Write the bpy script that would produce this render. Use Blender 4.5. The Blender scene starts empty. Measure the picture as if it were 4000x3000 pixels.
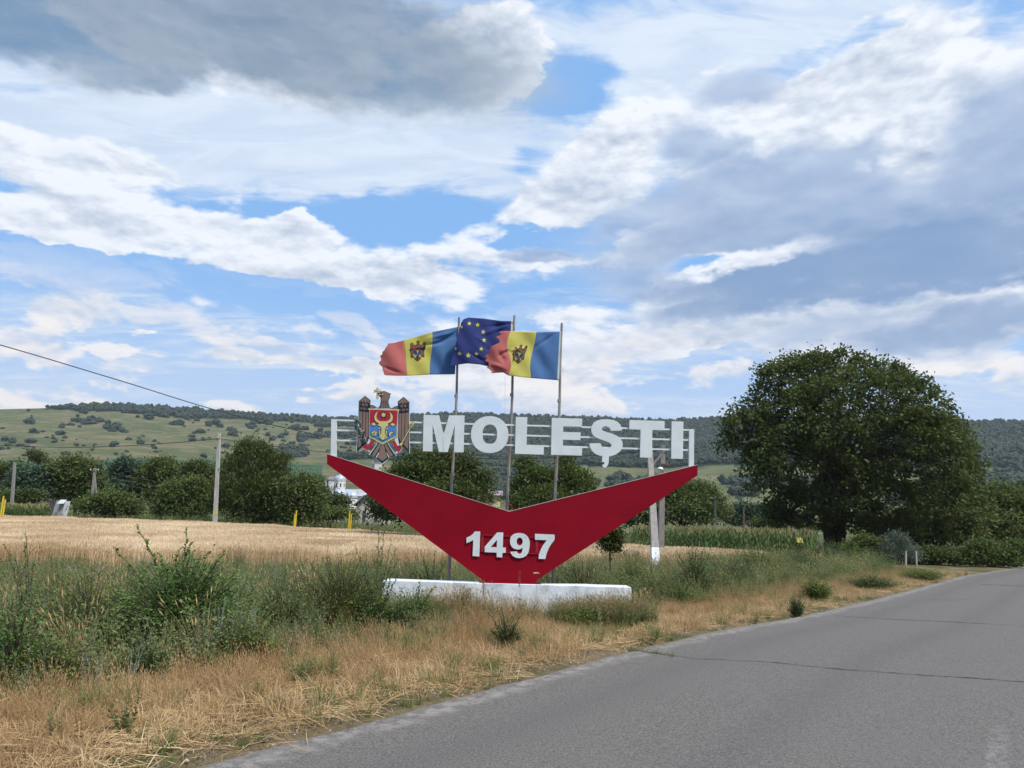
import bpy, bmesh, math, random
import numpy as np
from mathutils import Vector, Matrix, Euler, noise as mnoise

rng = np.random.default_rng(7)
random.seed(7)
SC = bpy.context.scene
COL = SC.collection
R = math.radians

# ------------------------------------------------------------------ camera
FPX, PITCH, ROLL, EYE = 2830.0, R(11.3), R(1.6), 1.65      # focal length in pixels of the 4000 px wide photograph
cam_d = bpy.data.cameras.new('camera')
cam_d.sensor_width = 36.0
cam_d.lens = FPX / 4000.0 * 36.0
cam_d.clip_start, cam_d.clip_end = 0.05, 20000
cam = bpy.data.objects.new('camera', cam_d)
COL.objects.link(cam)
cam.matrix_world = Matrix.Translation((0, 0, EYE)) @ Matrix.Rotation(math.pi/2 + PITCH, 4, 'X') @ Matrix.Rotation(ROLL, 4, 'Z')
SC.camera = cam

def ray(px, py):
    u, v = (px - 2000) / FPX, (1500 - py) / FPX
    c, s = math.cos(ROLL), math.sin(ROLL)
    u, v = u*c - v*s, u*s + v*c
    a = math.pi/2 + PITCH
    return (u, v*math.cos(a) + math.sin(a), v*math.sin(a) - math.cos(a))
def at(px, py, Y):
    """the point at depth Y metres in front of the photographer seen at (px, py)"""
    d = ray(px, py); t = Y / d[1]
    return (d[0]*t, Y, EYE + d[2]*t)
def on_ground(px, py, z=0.0):
    d = ray(px, py); t = (z - EYE) / d[2]
    return (d[0]*t, d[1]*t)

# ------------------------------------------------------------------ light
SUN_EL, SUN_AZ = R(56), R(130)          # azimuth clockwise from the view axis (+Y)
SC.view_settings.view_transform = 'Standard'
SC.view_settings.look = 'None'
SC.view_settings.exposure = 0.12
SC.view_settings.gamma = 1.0
SC.view_settings.use_curve_mapping = False
sun_d = bpy.data.lights.new('sun', 'SUN')
sun_d.energy, sun_d.angle, sun_d.color = 4.7, R(6), (1.0, 0.94, 0.84)
sun = bpy.data.objects.new('sun', sun_d)
COL.objects.link(sun)
_sd = Vector((math.sin(SUN_AZ)*math.cos(SUN_EL), math.cos(SUN_AZ)*math.cos(SUN_EL), math.sin(SUN_EL)))
sun.rotation_euler = _sd.to_track_quat('Z', 'Y').to_euler()

class N:
    """small helper to write shader node maths"""
    def __init__(s, tree): s.t = tree
    def new(s, kind, **kw):
        n = s.t.nodes.new(kind)
        for k, v in kw.items(): setattr(n, k, v)
        return n
    def put(s, sock, v):
        if isinstance(v, bpy.types.NodeSocket): s.t.links.new(v, sock)
        else: sock.default_value = v
    def m(s, op, a, b=0.0, c=0.0, clamp=False):
        n = s.new('ShaderNodeMath', operation=op, use_clamp=clamp)
        for i, v in enumerate((a, b, c)): s.put(n.inputs[i], v)
        return n.outputs[0]
    def v(s, op, a, b=(0, 0, 0)):
        n = s.new('ShaderNodeVectorMath', operation=op)
        s.put(n.inputs[0], a)
        if op == 'SCALE': s.put(n.inputs['Scale'], b)
        elif op not in ('LENGTH', 'NORMALIZE'): s.put(n.inputs[1], b)
        return n.outputs['Value'] if op in ('LENGTH', 'DOT_PRODUCT') else n.outputs[0]
    def xyz(s, x, y, z=0.0):
        n = s.new('ShaderNodeCombineXYZ')
        for i, q in enumerate((x, y, z)): s.put(n.inputs[i], q)
        return n.outputs[0]
    def sep(s, a):
        n = s.new('ShaderNodeSeparateXYZ'); s.put(n.inputs[0], a); return n.outputs
    def rng(s, x, a, b, lo=0.0, hi=1.0, smooth=True):
        n = s.new('ShaderNodeMapRange', interpolation_type='SMOOTHSTEP' if smooth else 'LINEAR')
        for i, q in enumerate((x, a, b, lo, hi)): s.put(n.inputs[i], q)
        return n.outputs[0]
    def noise(s, vec, scale, detail=4, rough=0.55, dist=0.0, lac=2.0, col=False):
        n = s.new('ShaderNodeTexNoise', noise_dimensions='3D')
        if vec is not None: s.put(n.inputs['Vector'], vec)
        n.inputs['Scale'].default_value = scale; n.inputs['Detail'].default_value = detail
        n.inputs['Roughness'].default_value = rough; n.inputs['Distortion'].default_value = dist
        n.inputs['Lacunarity'].default_value = lac
        return n.outputs['Color' if col else 'Fac']
    def mix(s, f, a, b, mode='MIX'):
        n = s.new('ShaderNodeMix', data_type='RGBA', blend_type=mode)
        s.put(n.inputs[0], f)
        for i, q in ((6, a), (7, b)):
            if isinstance(q, tuple) and len(q) == 3: q = (*q, 1)
            s.put(n.inputs[i], q)
        return n.outputs[2]
    def mapping(s, vec, loc=(0, 0, 0), rot=(0, 0, 0), scale=(1, 1, 1), kind='POINT'):
        n = s.new('ShaderNodeMapping', vector_type=kind); s.put(n.inputs[0], vec)
        n.inputs['Location'].default_value = loc; n.inputs['Rotation'].default_value = rot; n.inputs['Scale'].default_value = scale
        return n.outputs[0]

# ------------------------------------------------------------------ sky
world = bpy.data.worlds.new('World')
SC.world = world
world.use_nodes = True
wt = world.node_tree
wt.nodes.clear()
W = N(wt)
tc = W.new('ShaderNodeTexCoord')
D = tc.outputs['Generated']
dx, dy, dz = W.sep(D)
sky = W.new('ShaderNodeTexSky', sky_type='NISHITA')
sky.sun_disc = False
sky.sun_elevation, sky.sun_rotation = SUN_EL, SUN_AZ
sky.altitude, sky.air_density, sky.dust_density, sky.ozone_density = 100, 1.0, 1.0, 1.0
blue = W.mix(0.82, W.v('SCALE', sky.outputs[0], 0.12), (0.245, 0.50, 0.92))
az = W.m('ARCTAN2', dx, dy)
hyp = W.m('SQRT', W.m('ADD', W.m('MULTIPLY', dx, dx), W.m('MULTIPLY', dy, dy)))
te = W.m('DIVIDE', dz, W.m('MAXIMUM', hyp, 0.05))
el = W.m('ARCTANGENT', te)
Q = W.xyz(az, el)
# ragged edges: the places of the clouds are warped by noise
DS = W.v('MULTIPLY', D, (1, 1, 1.9))
warp = W.v('SUBTRACT', W.noise(DS, 5.0, 4, 0.6, col=True), (0.5, 0.5, 0.5))
warp2 = W.v('SUBTRACT', W.noise(DS, 22.0, 3, 0.62, col=True), (0.5, 0.5, 0.5))
QW = W.v('ADD', Q, W.v('MULTIPLY', warp, (0.09, 0.05, 0)))
QW = W.v('ADD', QW, W.v('MULTIPLY', warp2, (0.06, 0.035, 0)))
def sky_at(px, py):
    d = Vector(ray(px, py)); return math.atan2(d.x, d.y), math.atan2(d.z, math.hypot(d.x, d.y))
def blob(px, py, rx, ry, w=1.0, rot=0.0, soft=0.0):
    """one soft place in the sky, seen from the road at (px, py)"""
    def make(acc):
        a, e = sky_at(px, py)
        src = QW
        if acc is not None:                      # chained one after the other: keeps the shader's stack short
            n = W.new('ShaderNodeVectorMath', operation='MULTIPLY_ADD')
            W.put(n.inputs[0], acc); n.inputs[1].default_value = (1e-6,)*3; W.put(n.inputs[2], QW)
            src = n.outputs[0]
        q = W.mapping(src, (a, e, 0), (0, 0, R(-rot)), (rx / FPX, ry / FPX, 1), 'TEXTURE')
        return W.rng(W.v('LENGTH', q), 1.35, soft, 0.0, w)
    return make
def total(items, op='ADD'):
    r = None
    for i in items:
        i = i(r) if callable(i) else i
        r = i if r is None else W.m(op, r, i)
    return r
# --- high streaky cloud, laid out on a plane overhead
inv = W.m('DIVIDE', 1.0, W.m('MAXIMUM', W.m('ADD', dz, 0.10), 0.03))
P = W.v('MULTIPLY', W.xyz(W.m('MULTIPLY', dx, inv), W.m('MULTIPLY', dy, inv)), (1, 1, 0))
PR = W.mapping(P, (0, 0, 0), (0, 0, R(18)), (0.55, 1.5, 1))
st = W.noise(PR, 1.5, 6, 0.60, 0.5)
st2 = W.noise(PR, 7.0, 5, 0.62, 0.8)
streak = W.m('ADD', W.m('MULTIPLY', st, 0.62), W.m('MULTIPLY', st2, 0.38))
hi = total([streak,
    blob(1200, 520, 1500, 190, .20, -10), blob(2000, 750, 900, 120, .16, -14), blob(300, 480, 700, 200, .16, 0),
    blob(2900, 120, 1500, 200, .18, 0), blob(3300, 330, 1200, 120, .14, 4), blob(1700, 640, 1000, 100, .12, -12),
    blob(1250, 840, 900, 85, -.20, -6), blob(2230, 350, 260, 150, -.36, 0), blob(600, 1080, 1100, 65, -.34, 0),
    blob(1650, 900, 500, 160, -.20, -8), blob(3130, 230, 380, 45, -.14, -5), blob(650, 530, 330, 30, -.16, -12),
    blob(700, 720, 480, 50, -.14, -14), blob(1300, 335, 330, 40, -.18, -8), blob(2250, 990, 350, 55, -.16, 0),
    blob(2900, 1010, 300, 55, -.16, 0), blob(170, 370, 300, 35, -.12, -8), blob(2100, 620, 120, 90, -.14, 0)])
hi_a = W.rng(hi, 0.44, 0.64)
# --- heaps of cumulus
def puff(src):
    a = W.noise(src, 3.2, 6, 0.56, 0.25)
    b = W.noise(src, 10.0, 4, 0.58, 0.15)
    return W.m('ADD', W.m('MULTIPLY', a, 0.7), W.m('MULTIPLY', b, 0.30))
DC = W.v('MULTIPLY', D, (1, 1, 2.3))
pf = puff(DC)
pf_up = puff(W.v('ADD', DC, (0.004, 0.0, 0.022)))
lay = total([
    blob(350, 640, 560, 120, .30, -4), blob(900, 900, 800, 85, .30, -4), blob(1180, 830, 130, 60, .22, -40),
    blob(960, 765, 170, 45, .24, -8), blob(250, 880, 300, 100, .18, 0), blob(250, 1215, 190, 60, .30, -12),
    blob(1400, 1110, 650, 90, .24, -3), blob(800, 1200, 800, 90, .12, 0), blob(590, 1300, 60, 20, .22),
    blob(460, 1360, 130, 32, .20), blob(1200, 1435, 420, 45, .16, 0), blob(90, 1370, 180, 60, .20),
    blob(2650, 1290, 400, 110, .26, -15), blob(3350, 1330, 500, 90, .22, -8), blob(2200, 1240, 260, 60, .16),
    blob(3200, 300, 900, 180, .18, 0), blob(2350, 600, 340, 180, .28, -30), blob(2200, 800, 420, 110, .28, -14),
    blob(2650, 920, 560, 75, .24, -10), blob(3300, 580, 900, 330, .30, -12), blob(2950, 1130, 560, 80, .28, -4),
    blob(3700, 1180, 700, 160, .24, 0), blob(1900, 200, 320, 200, .26, 0), blob(1000, 130, 1500, 260, .32, -4),
    blob(2080, 1010, 280, 50, .18, 0), blob(3500, 900, 900, 260, .34, -8), blob(300, 1600, 3000, 60, .08, 0),
    blob(2300, 1480, 1800, 50, .16, 0), blob(2500, 1330, 900, 60, .16, -3), blob(2600, 1100, 1500, 250, .10, 0),blob(1000, 1400, 1500, 160, .07, 0),
    blob(2050, 230, 200, 200, .2), blob(650, 1010, 1100, 90, .12, -3),
    blob(2230, 370, 220, 140, -.36), blob(700, 1080, 900, 50, -.30, -1), blob(1500, 850, 280, 130, -.26, 0), blob(1350, 760, 500, 50, -.2, -8), blob(3130, 230, 380, 50, -.3, -5),
    blob(2900, 1010, 260, 40, -.18), blob(2180, 960, 260, 50, -.22), blob(3700, 200, 300, 60, -.08)])
dens = W.m('ADD', W.m('SUBTRACT', pf, 0.18), W.m('MULTIPLY', lay, 0.95))
cu_a = W.rng(dens, 0.405, 0.485)
thick = W.rng(dens, 0.46, 0.80)
lit = W.m('MULTIPLY', W.m('SUBTRACT', pf, pf_up), 5.0)
# --- broad dark undersides
dark = total([
    blob(1000, 60, 1300, 250, 1.0, 4, soft=.5), blob(280, 110, 560, 170, 1.0, -12, soft=.4), blob(1450, 190, 560, 160, .85, -18, soft=.4),
    blob(620, 250, 420, 120, .95, -20, soft=.3), blob(150, 30, 500, 160, .9, 0, soft=.3), blob(1900, 310, 330, 80, .35, -10)], 'MAXIMUM')
dark2 = total([
    blob(3550, 790, 1250, 290, 1.0, -7, soft=.55), blob(3800, 1000, 880, 125, 1.0, -3, soft=.6), blob(2800, 500, 380, 190, .80, -30, soft=.3),
    blob(2800, 740, 700, 150, .92, -14, soft=.3), blob(2900, 1170, 560, 80, .9, -5, soft=.3), blob(3300, 1280, 900, 110, .62, -3), blob(3750, 1270, 560, 110, .80, -5, soft=.3),
    blob(2120, 1005, 230, 42, .95, -2, soft=.2), blob(2400, 1080, 110, 30, .3), blob(3900, 560, 300, 250, .50), blob(1080, 1360, 220, 50, .45),
    blob(250, 610, 300, 80, .40, -15), blob(2350, 1380, 800, 60, .5), blob(2300, 640, 260, 120, .35, -30), blob(2900, 1430, 700, 60, .35)], 'MAXIMUM')
gap = total([blob(2900, 470, 260, 60, .75, 8, soft=.2), blob(2990, 560, 90, 60, .7), blob(3600, 590, 160, 150, .75, -35, soft=.2),
    blob(3330, 430, 420, 120, .8), blob(3380, 665, 50, 25, .5), blob(2900, 1010, 330, 45, .9, -4, soft=.3)], 'MAXIMUM')
dark2 = W.m('MULTIPLY', dark2, W.m('SUBTRACT', 1.0, gap))
dn = W.m('SUBTRACT', W.noise(DC, 7.0, 5, 0.58, 0.2), 0.5)
dn_up = W.m('SUBTRACT', W.noise(W.v('ADD', DC, (0.004, 0, 0.03)), 7.0, 3, 0.58, 0.2), 0.5)
emb = W.m('SUBTRACT', dn, dn_up)
deep2 = W.m('MULTIPLY', W.rng(dark2, 0.25, 1.0), W.rng(el, 0.46, 0.26, 0.45, 1.0))
deep2 = W.m('ADD', deep2, total([blob(3650, 1000, 850, 130, .45, -3, soft=.2)]))
deep2 = W.m('SUBTRACT', deep2, W.m('MULTIPLY', emb, 1.6), clamp=True)
dark2 = W.rng(W.m('ADD', dark2, W.m('MULTIPLY', dn, 1.0)), 0.20, 0.80, 0.0, 0.95)
deep1 = W.m('SUBTRACT', W.rng(dark, 0.3, 1.0), W.m('MULTIPLY', emb, 1.8), clamp=True)
dark = W.rng(W.m('ADD', dark, W.m('MULTIPLY', dn, 0.8)), 0.18, 0.86, 0.0, 1.0)
veins = W.rng(W.noise(DC, 3.0, 6, 0.55, 0.3), 0.3, 0.68, -0.10, 0.12)

zen = W.rng(el, 0.0, 0.55, 0.0, 1.0, False)
horiz_white = (0.66, 0.745, 0.87)
base = W.mix(W.rng(el, 0.36, 0.0, 0.0, 0.88), blue, horiz_white)
hi_c = W.mix(zen, (0.66, 0.73, 0.85), (0.76, 0.84, 0.94))
hi_c = W.mix(W.rng(st2, 0.34, 0.66, 0.45, 0.0), hi_c, (0.50, 0.61, 0.78))
c1 = W.mix(W.m('MULTIPLY', hi_a, W.rng(el, 0.02, 0.30, 0.35, 0.88)), base, hi_c)
# cumulus colour: bright crests, blue-grey hollows
v = W.m('ADD', W.m('SUBTRACT', 0.92, W.m('MULTIPLY', thick, 0.26)), lit, clamp=False)
v = W.m('MINIMUM', W.m('MAXIMUM', v, 0.30), 1.0)
warmth = W.rng(el, 0.35, 0.02)
cu_c = W.mix(W.rng(v, 0.40, 1.0, smooth=False), (0.36, 0.45, 0.60), W.mix(warmth, (0.86, 0.90, 0.965), (0.87, 0.83, 0.80)))
c2 = W.mix(W.m('MULTIPLY', cu_a, W.rng(el, -0.02, 0.12, 0.45, 0.97)), c1, cu_c)
# small far heaps low over the hills
DL = W.v('MULTIPLY', D, (1, 1, 2.6))
lo_n = W.m('ADD', W.m('MULTIPLY', W.noise(DL, 9.0, 4, 0.55, 0.3), 0.6), W.m('MULTIPLY', W.noise(DL, 3.0, 1, 0.5), 0.4))
lo_u = W.m('ADD', W.m('MULTIPLY', W.noise(W.v('ADD', DL, (0.002, 0, 0.022)), 9.0, 4, 0.55, 0.3), 0.6), W.m('MULTIPLY', W.noise(W.v('ADD', DL, (0.002, 0, 0.022)), 3.0, 1, 0.5), 0.4))
lo_b = total([blob(2600, 1300, 330, 90, .16, -12), blob(3350, 1300, 240, 70, .12), blob(1300, 1130, 400, 50, .12), blob(250, 1210, 170, 50, .18), blob(3600, 1400, 500, 60, .10), blob(90, 1360, 160, 50, .15), blob(1200, 1430, 400, 40, .1), blob(2080, 1250, 190, 45, .14)])
lo_a = W.rng(W.m('ADD', lo_n, lo_b), 0.515, 0.57)
lo_a = W.m('MULTIPLY', lo_a, W.rng(el, 0.34, 0.20, 0.0, 0.9))
lo_a = W.m('MULTIPLY', lo_a, W.rng(el, 0.0, 0.10, 0.35, 1.0))
lo_v = W.m('ADD', 0.62, W.m('MULTIPLY', W.m('SUBTRACT', lo_n, lo_u), 9.0), clamp=True)
c2 = W.mix(lo_a, c2, W.mix(lo_v, (0.53, 0.62, 0.77), (0.90, 0.87, 0.86)))
d1 = W.m('MULTIPLY', W.m('ADD', dark, W.m('MULTIPLY', veins, W.rng(dark, 0.0, 0.4))), 1.0, clamp=True)
c3 = W.mix(W.m('MULTIPLY', d1, 0.86), c2, W.mix(deep1, (0.42, 0.50, 0.60), (0.165, 0.25, 0.36)))
d2 = W.m('MULTIPLY', W.m('ADD', dark2, W.m('MULTIPLY', veins, W.rng(dark2, 0.0, 0.4))), 0.95, clamp=True)
d2 = W.m('MULTIPLY', d2, W.rng(v, 1.06, 0.90, 0.9, 1.0))
c4 = W.mix(d2, c3, W.mix(deep2, (0.50, 0.60, 0.77), (0.215, 0.335, 0.555)))
bg = W.new('ShaderNodeBackground'); W.put(bg.inputs[0], c4); bg.inputs[1].default_value = 1.0
wo = W.new('ShaderNodeOutputWorld'); wt.links.new(bg.outputs[0], wo.inputs[0])
world.cycles.sampling_method = 'MANUAL'
world.cycles.sample_map_resolution = 1024


# ------------------------------------------------------------------ helpers
def link_props(o, label=None, cat=None, group=None, kind=None):
    for k, v in (('label', label), ('category', cat), ('group', group), ('kind', kind)):
        if v: o[k] = v
    return o
def empty(name, loc=(0, 0, 0), rz=0.0, **kw):
    o = bpy.data.objects.new(name, None); COL.objects.link(o)
    o.location = loc; o.rotation_euler = (0, 0, rz); o.empty_display_size = 0.2
    return link_props(o, **kw)
def add(name, me, parent=None, loc=None, **kw):
    o = bpy.data.objects.new(name, me); COL.objects.link(o)
    if parent is not None: o.parent = parent
    if loc is not None: o.location = loc
    return link_props(o, **kw)

def mesh_np(name, V, F, mats, tint=None, smooth=False, mat_idx=None):
    """V (n,3); F (m,3) or (m,4) or list of polygons"""
    me = bpy.data.meshes.new(name)
    V = np.asarray(V, dtype=np.float32)
    if isinstance(F, np.ndarray) and F.ndim == 2:
        m, k = F.shape
        me.vertices.add(len(V)); me.vertices.foreach_set('co', V.ravel())
        me.loops.add(m*k); me.loops.foreach_set('vertex_index', F.astype(np.int32).ravel())
        me.polygons.add(m); me.polygons.foreach_set('loop_start', np.arange(0, m*k, k, dtype=np.int32))
        me.update(calc_edges=True)
    else:
        me.from_pydata([tuple(map(float, v)) for v in V], [], [tuple(f) for f in F]); me.update()
    for m_ in (mats if isinstance(mats, (list, tuple)) else [mats]): me.materials.append(m_)
    if tint is not None:
        a = me.attributes.new('tint', 'FLOAT', 'POINT'); a.data.foreach_set('value', np.asarray(tint, dtype=np.float32))
    if mat_idx is not None: me.polygons.foreach_set('material_index', np.asarray(mat_idx, dtype=np.int32))
    if smooth: me.polygons.foreach_set('use_smooth', np.ones(len(me.polygons), dtype=bool))
    return me

class MB:
    """collects simple solids into one mesh"""
    def __init__(s): s.v, s.f, s.mi = [], [], []
    def raw(s, vs, fs, mi=0):
        b = len(s.v); s.v += [tuple(v) for v in vs]; s.f += [tuple(b+i for i in f) for f in fs]; s.mi += [mi]*len(fs); return s
    def box(s, lo, hi, mi=0, rot=None, at_=None):
        x0, y0, z0 = lo; x1, y1, z1 = hi
        vs = [Vector(p) for p in ((x0,y0,z0),(x1,y0,z0),(x1,y1,z0),(x0,y1,z0),(x0,y0,z1),(x1,y0,z1),(x1,y1,z1),(x0,y1,z1))]
        if rot is not None: vs = [rot @ v for v in vs]
        if at_ is not None: vs = [v + Vector(at_) for v in vs]
        return s.raw(vs, [(0,3,2,1),(4,5,6,7),(0,1,5,4),(1,2,6,5),(2,3,7,6),(3,0,4,7)], mi)
    def tube(s, pts, radii, n=6, mi=0, caps=True):
        pts = [Vector(p) for p in pts]; rings = []
        for i, p in enumerate(pts):
            d = (pts[min(i+1, len(pts)-1)] - pts[max(i-1, 0)]).normalized()
            u = d.orthogonal().normalized() if i == 0 else (rings[-1][1] - d*rings[-1][1].dot(d)).normalized()
            w = d.cross(u); r = radii[i] if hasattr(radii, '__len__') else radii
            rings.append(([p + (u*math.cos(2*math.pi*k/n) + w*math.sin(2*math.pi*k/n))*r for k in range(n)], u))
        vs = [v for r_ in rings for v in r_[0]]; fs = []
        for i in range(len(pts)-1):
            for k in range(n):
                a, b = i*n+k, i*n+(k+1) % n; fs.append((a, b, b+n, a+n))
        if caps: fs += [tuple(range(n))[::-1], tuple(range((len(pts)-1)*n, len(pts)*n))]
        return s.raw(vs, fs, mi)
    def lathe(s, prof, c=(0,0,0), n=16, mi=0):
        vs = [(c[0]+r*math.cos(2*math.pi*k/n), c[1]+r*math.sin(2*math.pi*k/n), c[2]+z) for r, z in prof for k in range(n)]
        fs = [(i*n+k, i*n+(k+1) % n, (i+1)*n+(k+1) % n, (i+1)*n+k) for i in range(len(prof)-1) for k in range(n)]
        return s.raw(vs, fs, mi)
    def plate(s, loops, y0, y1, mi=0):
        """closed outlines in (x, z), first the outer one, then holes; a plate from depth y0 (front) to y1"""
        from mathutils.geometry import tessellate_polygon
        tri = tessellate_polygon([[Vector((x, z, 0)) for x, z in lp] for lp in loops])
        flat = [p for lp in loops for p in lp]; n = len(flat)
        vs = [(x, y0, z) for x, z in flat] + [(x, y1, z) for x, z in flat]; fs = []
        for a, b, c in tri:
            A, B, C_ = flat[a], flat[b], flat[c]
            if (B[0]-A[0])*(C_[1]-A[1]) - (B[1]-A[1])*(C_[0]-A[0]) < 0: b, c = c, b
            fs += [(a, b, c), (a+n, c+n, b+n)]
        o = 0
        for lp in loops:
            k = len(lp)
            ar = sum(lp[i][0]*lp[(i+1) % k][1] - lp[(i+1) % k][0]*lp[i][1] for i in range(k))
            for i in range(k):
                a, b = o+i, o+(i+1) % k
                ccw = ar > 0
                if lp is not loops[0]: ccw = not ccw if ar > 0 else True
                if lp is not loops[0]: ccw = not (ar > 0)
                fs.append((b, a, a+n, b+n) if ccw else (a, b, b+n, a+n))
            o += k
        return s.raw(vs, fs, mi)
    def mesh(s, name, mats, smooth=False):
        me = bpy.data.meshes.new(name); me.from_pydata([tuple(v) for v in s.v], [], s.f); me.update()
        for m_ in (mats if isinstance(mats, (list, tuple)) else [mats]): me.materials.append(m_)
        me.polygons.foreach_set('material_index', np.array(s.mi, dtype=np.int32))
        if smooth: me.polygons.foreach_set('use_smooth', np.ones(len(s.f), dtype=bool))
        return me
    def obj(s, name, mats, parent=None, smooth=False, **kw): return add(name, s.mesh(name, mats, smooth), parent, **kw)

# ------------------------------------------------------------------ materials
def new_mat(name):
    m = bpy.data.materials.new(name); m.use_nodes = True; m.node_tree.nodes.clear()
    return m, N(m.node_tree)
def finish(m, n, bsdf):
    o = n.new('ShaderNodeOutputMaterial'); m.node_tree.links.new(bsdf, o.inputs[0]); return m
def solid(name, col, col2=None, scale=6.0, rough=0.6, bump=0.0, bscale=40.0, spec=0.3, metal=0.0, world=False, stretch=(1, 1, 1), lo=0.35, hi=0.65):
    m, n = new_mat(name)
    t = n.new('ShaderNodeTexCoord')
    P = n.new('ShaderNodeNewGeometry').outputs['Position'] if world else t.outputs['Object']
    P = n.v('MULTIPLY', P, stretch)
    b = n.new('ShaderNodeBsdfPrincipled')
    c = n.mix(n.rng(n.noise(P, scale, 6, 0.6), lo, hi), col, col2 or tuple(x*0.85 for x in col))
    n.put(b.inputs['Base Color'], c)
    b.inputs['Roughness'].default_value = rough; b.inputs['Specular IOR Level'].default_value = spec; b.inputs['Metallic'].default_value = metal
    if bump:
        bp = n.new('ShaderNodeBump'); bp.inputs['Strength'].default_value = 1.0; bp.inputs['Distance'].default_value = bump
        n.put(bp.inputs['Height'], n.noise(P, bscale, 5, 0.6)); n.put(b.inputs['Normal'], bp.outputs[0])
    return finish(m, n, b.outputs[0])
def leafy(name, a, b, c=None, trans=0.30, spread=1.2, rough=0.65, inst=False):
    """leaf colours a..b by the leaf's own tint, c drifting in from place to place"""
    m, n = new_mat(name)
    at_ = n.new('ShaderNodeAttribute', attribute_name='tint', attribute_type='GEOMETRY')
    col = n.mix(at_.outputs['Fac'], a, b)
    if c:
        if inst:
            ai = n.new('ShaderNodeAttribute', attribute_name='shade', attribute_type='INSTANCER'); f = ai.outputs['Fac']
        else:
            f = n.rng(n.noise(n.new('ShaderNodeNewGeometry').outputs['Position'], spread, 3, 0.5), 0.42, 0.62)
        col = n.mix(f, col, c)
    d = n.new('ShaderNodeBsdfPrincipled'); n.put(d.inputs['Base Color'], col)
    d.inputs['Roughness'].default_value = rough; d.inputs['Specular IOR Level'].default_value = 0.25
    if trans > 0:
        t = n.new('ShaderNodeBsdfTranslucent'); n.put(t.inputs[0], n.mix(0.5, col, tuple(min(1, x*1.6) for x in b)))
        mx = n.new('ShaderNodeMixShader'); mx.inputs[0].default_value = trans
        m.node_tree.links.new(d.outputs[0], mx.inputs[1]); m.node_tree.links.new(t.outputs[0], mx.inputs[2])
        return finish(m, n, mx.outputs[0])
    return finish(m, n, d.outputs[0])

WHITE = solid('white paint', (0.62, 0.66, 0.67), (0.56, 0.60, 0.61), 3.0, 0.45, 0.0004, 60)
RED = solid('dark red paint', (0.22, 0.003, 0.013), (0.19, 0.0026, 0.011), 1.3, 0.6, 0.0004, 30, spec=0.08)
RED2 = solid('red steel paint', (0.30, 0.012, 0.024), (0.23, 0.009, 0.018), 6, 0.5)
LIME = solid('whitewash', (0.68, 0.71, 0.74), (0.44, 0.47, 0.50), 2.6, 0.85, 0.012, 9, stretch=(1, 1, 1), lo=0.42, hi=0.75)
GALV = solid('weathered steel', (0.30, 0.285, 0.27), (0.20, 0.16, 0.135), 9, 0.5, metal=0.25, stretch=(1, 1, .3))
CONC = solid('grey concrete', (0.26, 0.245, 0.225), (0.19, 0.175, 0.16), 7, 0.85, 0.003, 60, stretch=(1, 1, .4))
CONC2 = solid('pale concrete', (0.44, 0.43, 0.41), (0.33, 0.32, 0.30), 5, 0.85, 0.002, 60, stretch=(1, 1, .3))
WIRE = solid('black cable', (0.03, 0.03, 0.032), None, 5, 0.6)
BARK = solid('bark', (0.085, 0.07, 0.055), (0.045, 0.037, 0.03), 5, 0.9, 0.02, 18, stretch=(1, 1, .35))
TWIG = solid('twig bark', (0.11, 0.085, 0.055), (0.06, 0.05, 0.035), 12, 0.9)
YELLOW = solid('yellow paint', (0.62, 0.47, 0.03), (0.5, 0.38, 0.03), 5, 0.5)
RIM = solid('bare edge', (0.55, 0.46, 0.42), (0.42, 0.33, 0.30), 7, 0.6)

# ------------------------------------------------------------------ the lie of the land
E0 = np.array([-2.09, 5.52]); ED = np.array([0.632, 0.775]); EN = np.array([-0.775, 0.632])
_et = [-400, 0, 2, 5.7, 9, 13.8, 21, 39, 60, 75, 400]
_es = [0, 0.0, 0.07, 0.36, 0.50, 0.22, 0.25, 0.72, 0.0, -0.9, -60]
def road_ts(x, y):
    """t along the road's left edge, s metres to the left of that edge"""
    x, y = np.asarray(x, float), np.asarray(y, float)
    t = (x-E0[0])*ED[0] + (y-E0[1])*ED[1]
    s = (x-E0[0])*EN[0] + (y-E0[1])*EN[1]
    return t, s - np.interp(t, _et, _es)
def road_xy(t, s):
    t, s = np.asarray(t, float), np.asarray(s, float)
    s = s + np.interp(t, _et, _es)
    return E0[0] + ED[0]*t + EN[0]*s, E0[1] + ED[1]*t + EN[1]*s
ROAD_W = 7.6
def sst(a, b, x):
    k = np.clip((np.asarray(x, float)-a)/(b-a), 0, 1); return k*k*(3-2*k)
def gh(x, y):
    x, y = np.asarray(x, float), np.asarray(y, float)
    t, s = road_ts(x, y)
    d = np.hypot(x, y)
    z = 0.028*np.sin(x*1.1+y*0.7) + 0.025*np.sin(x*0.43-y*0.9+1) + 0.02*np.sin(x*2.3+1.7*y)
    z = z*sst(0.3, 2.0, s)
    z = z + 0.016*np.clip(y-22, 0, 60)*sst(6, -28, x)*sst(22, 34, y)
    z = z - 0.045*np.clip(d-90, 0, 220)*0.6
    z = np.where((s < 0.0) & (s > -ROAD_W), -0.03, z)
    z = np.where((s >= 0) & (s < 0.3), -0.03 + s/0.3*0.035, z)
    return z

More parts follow.
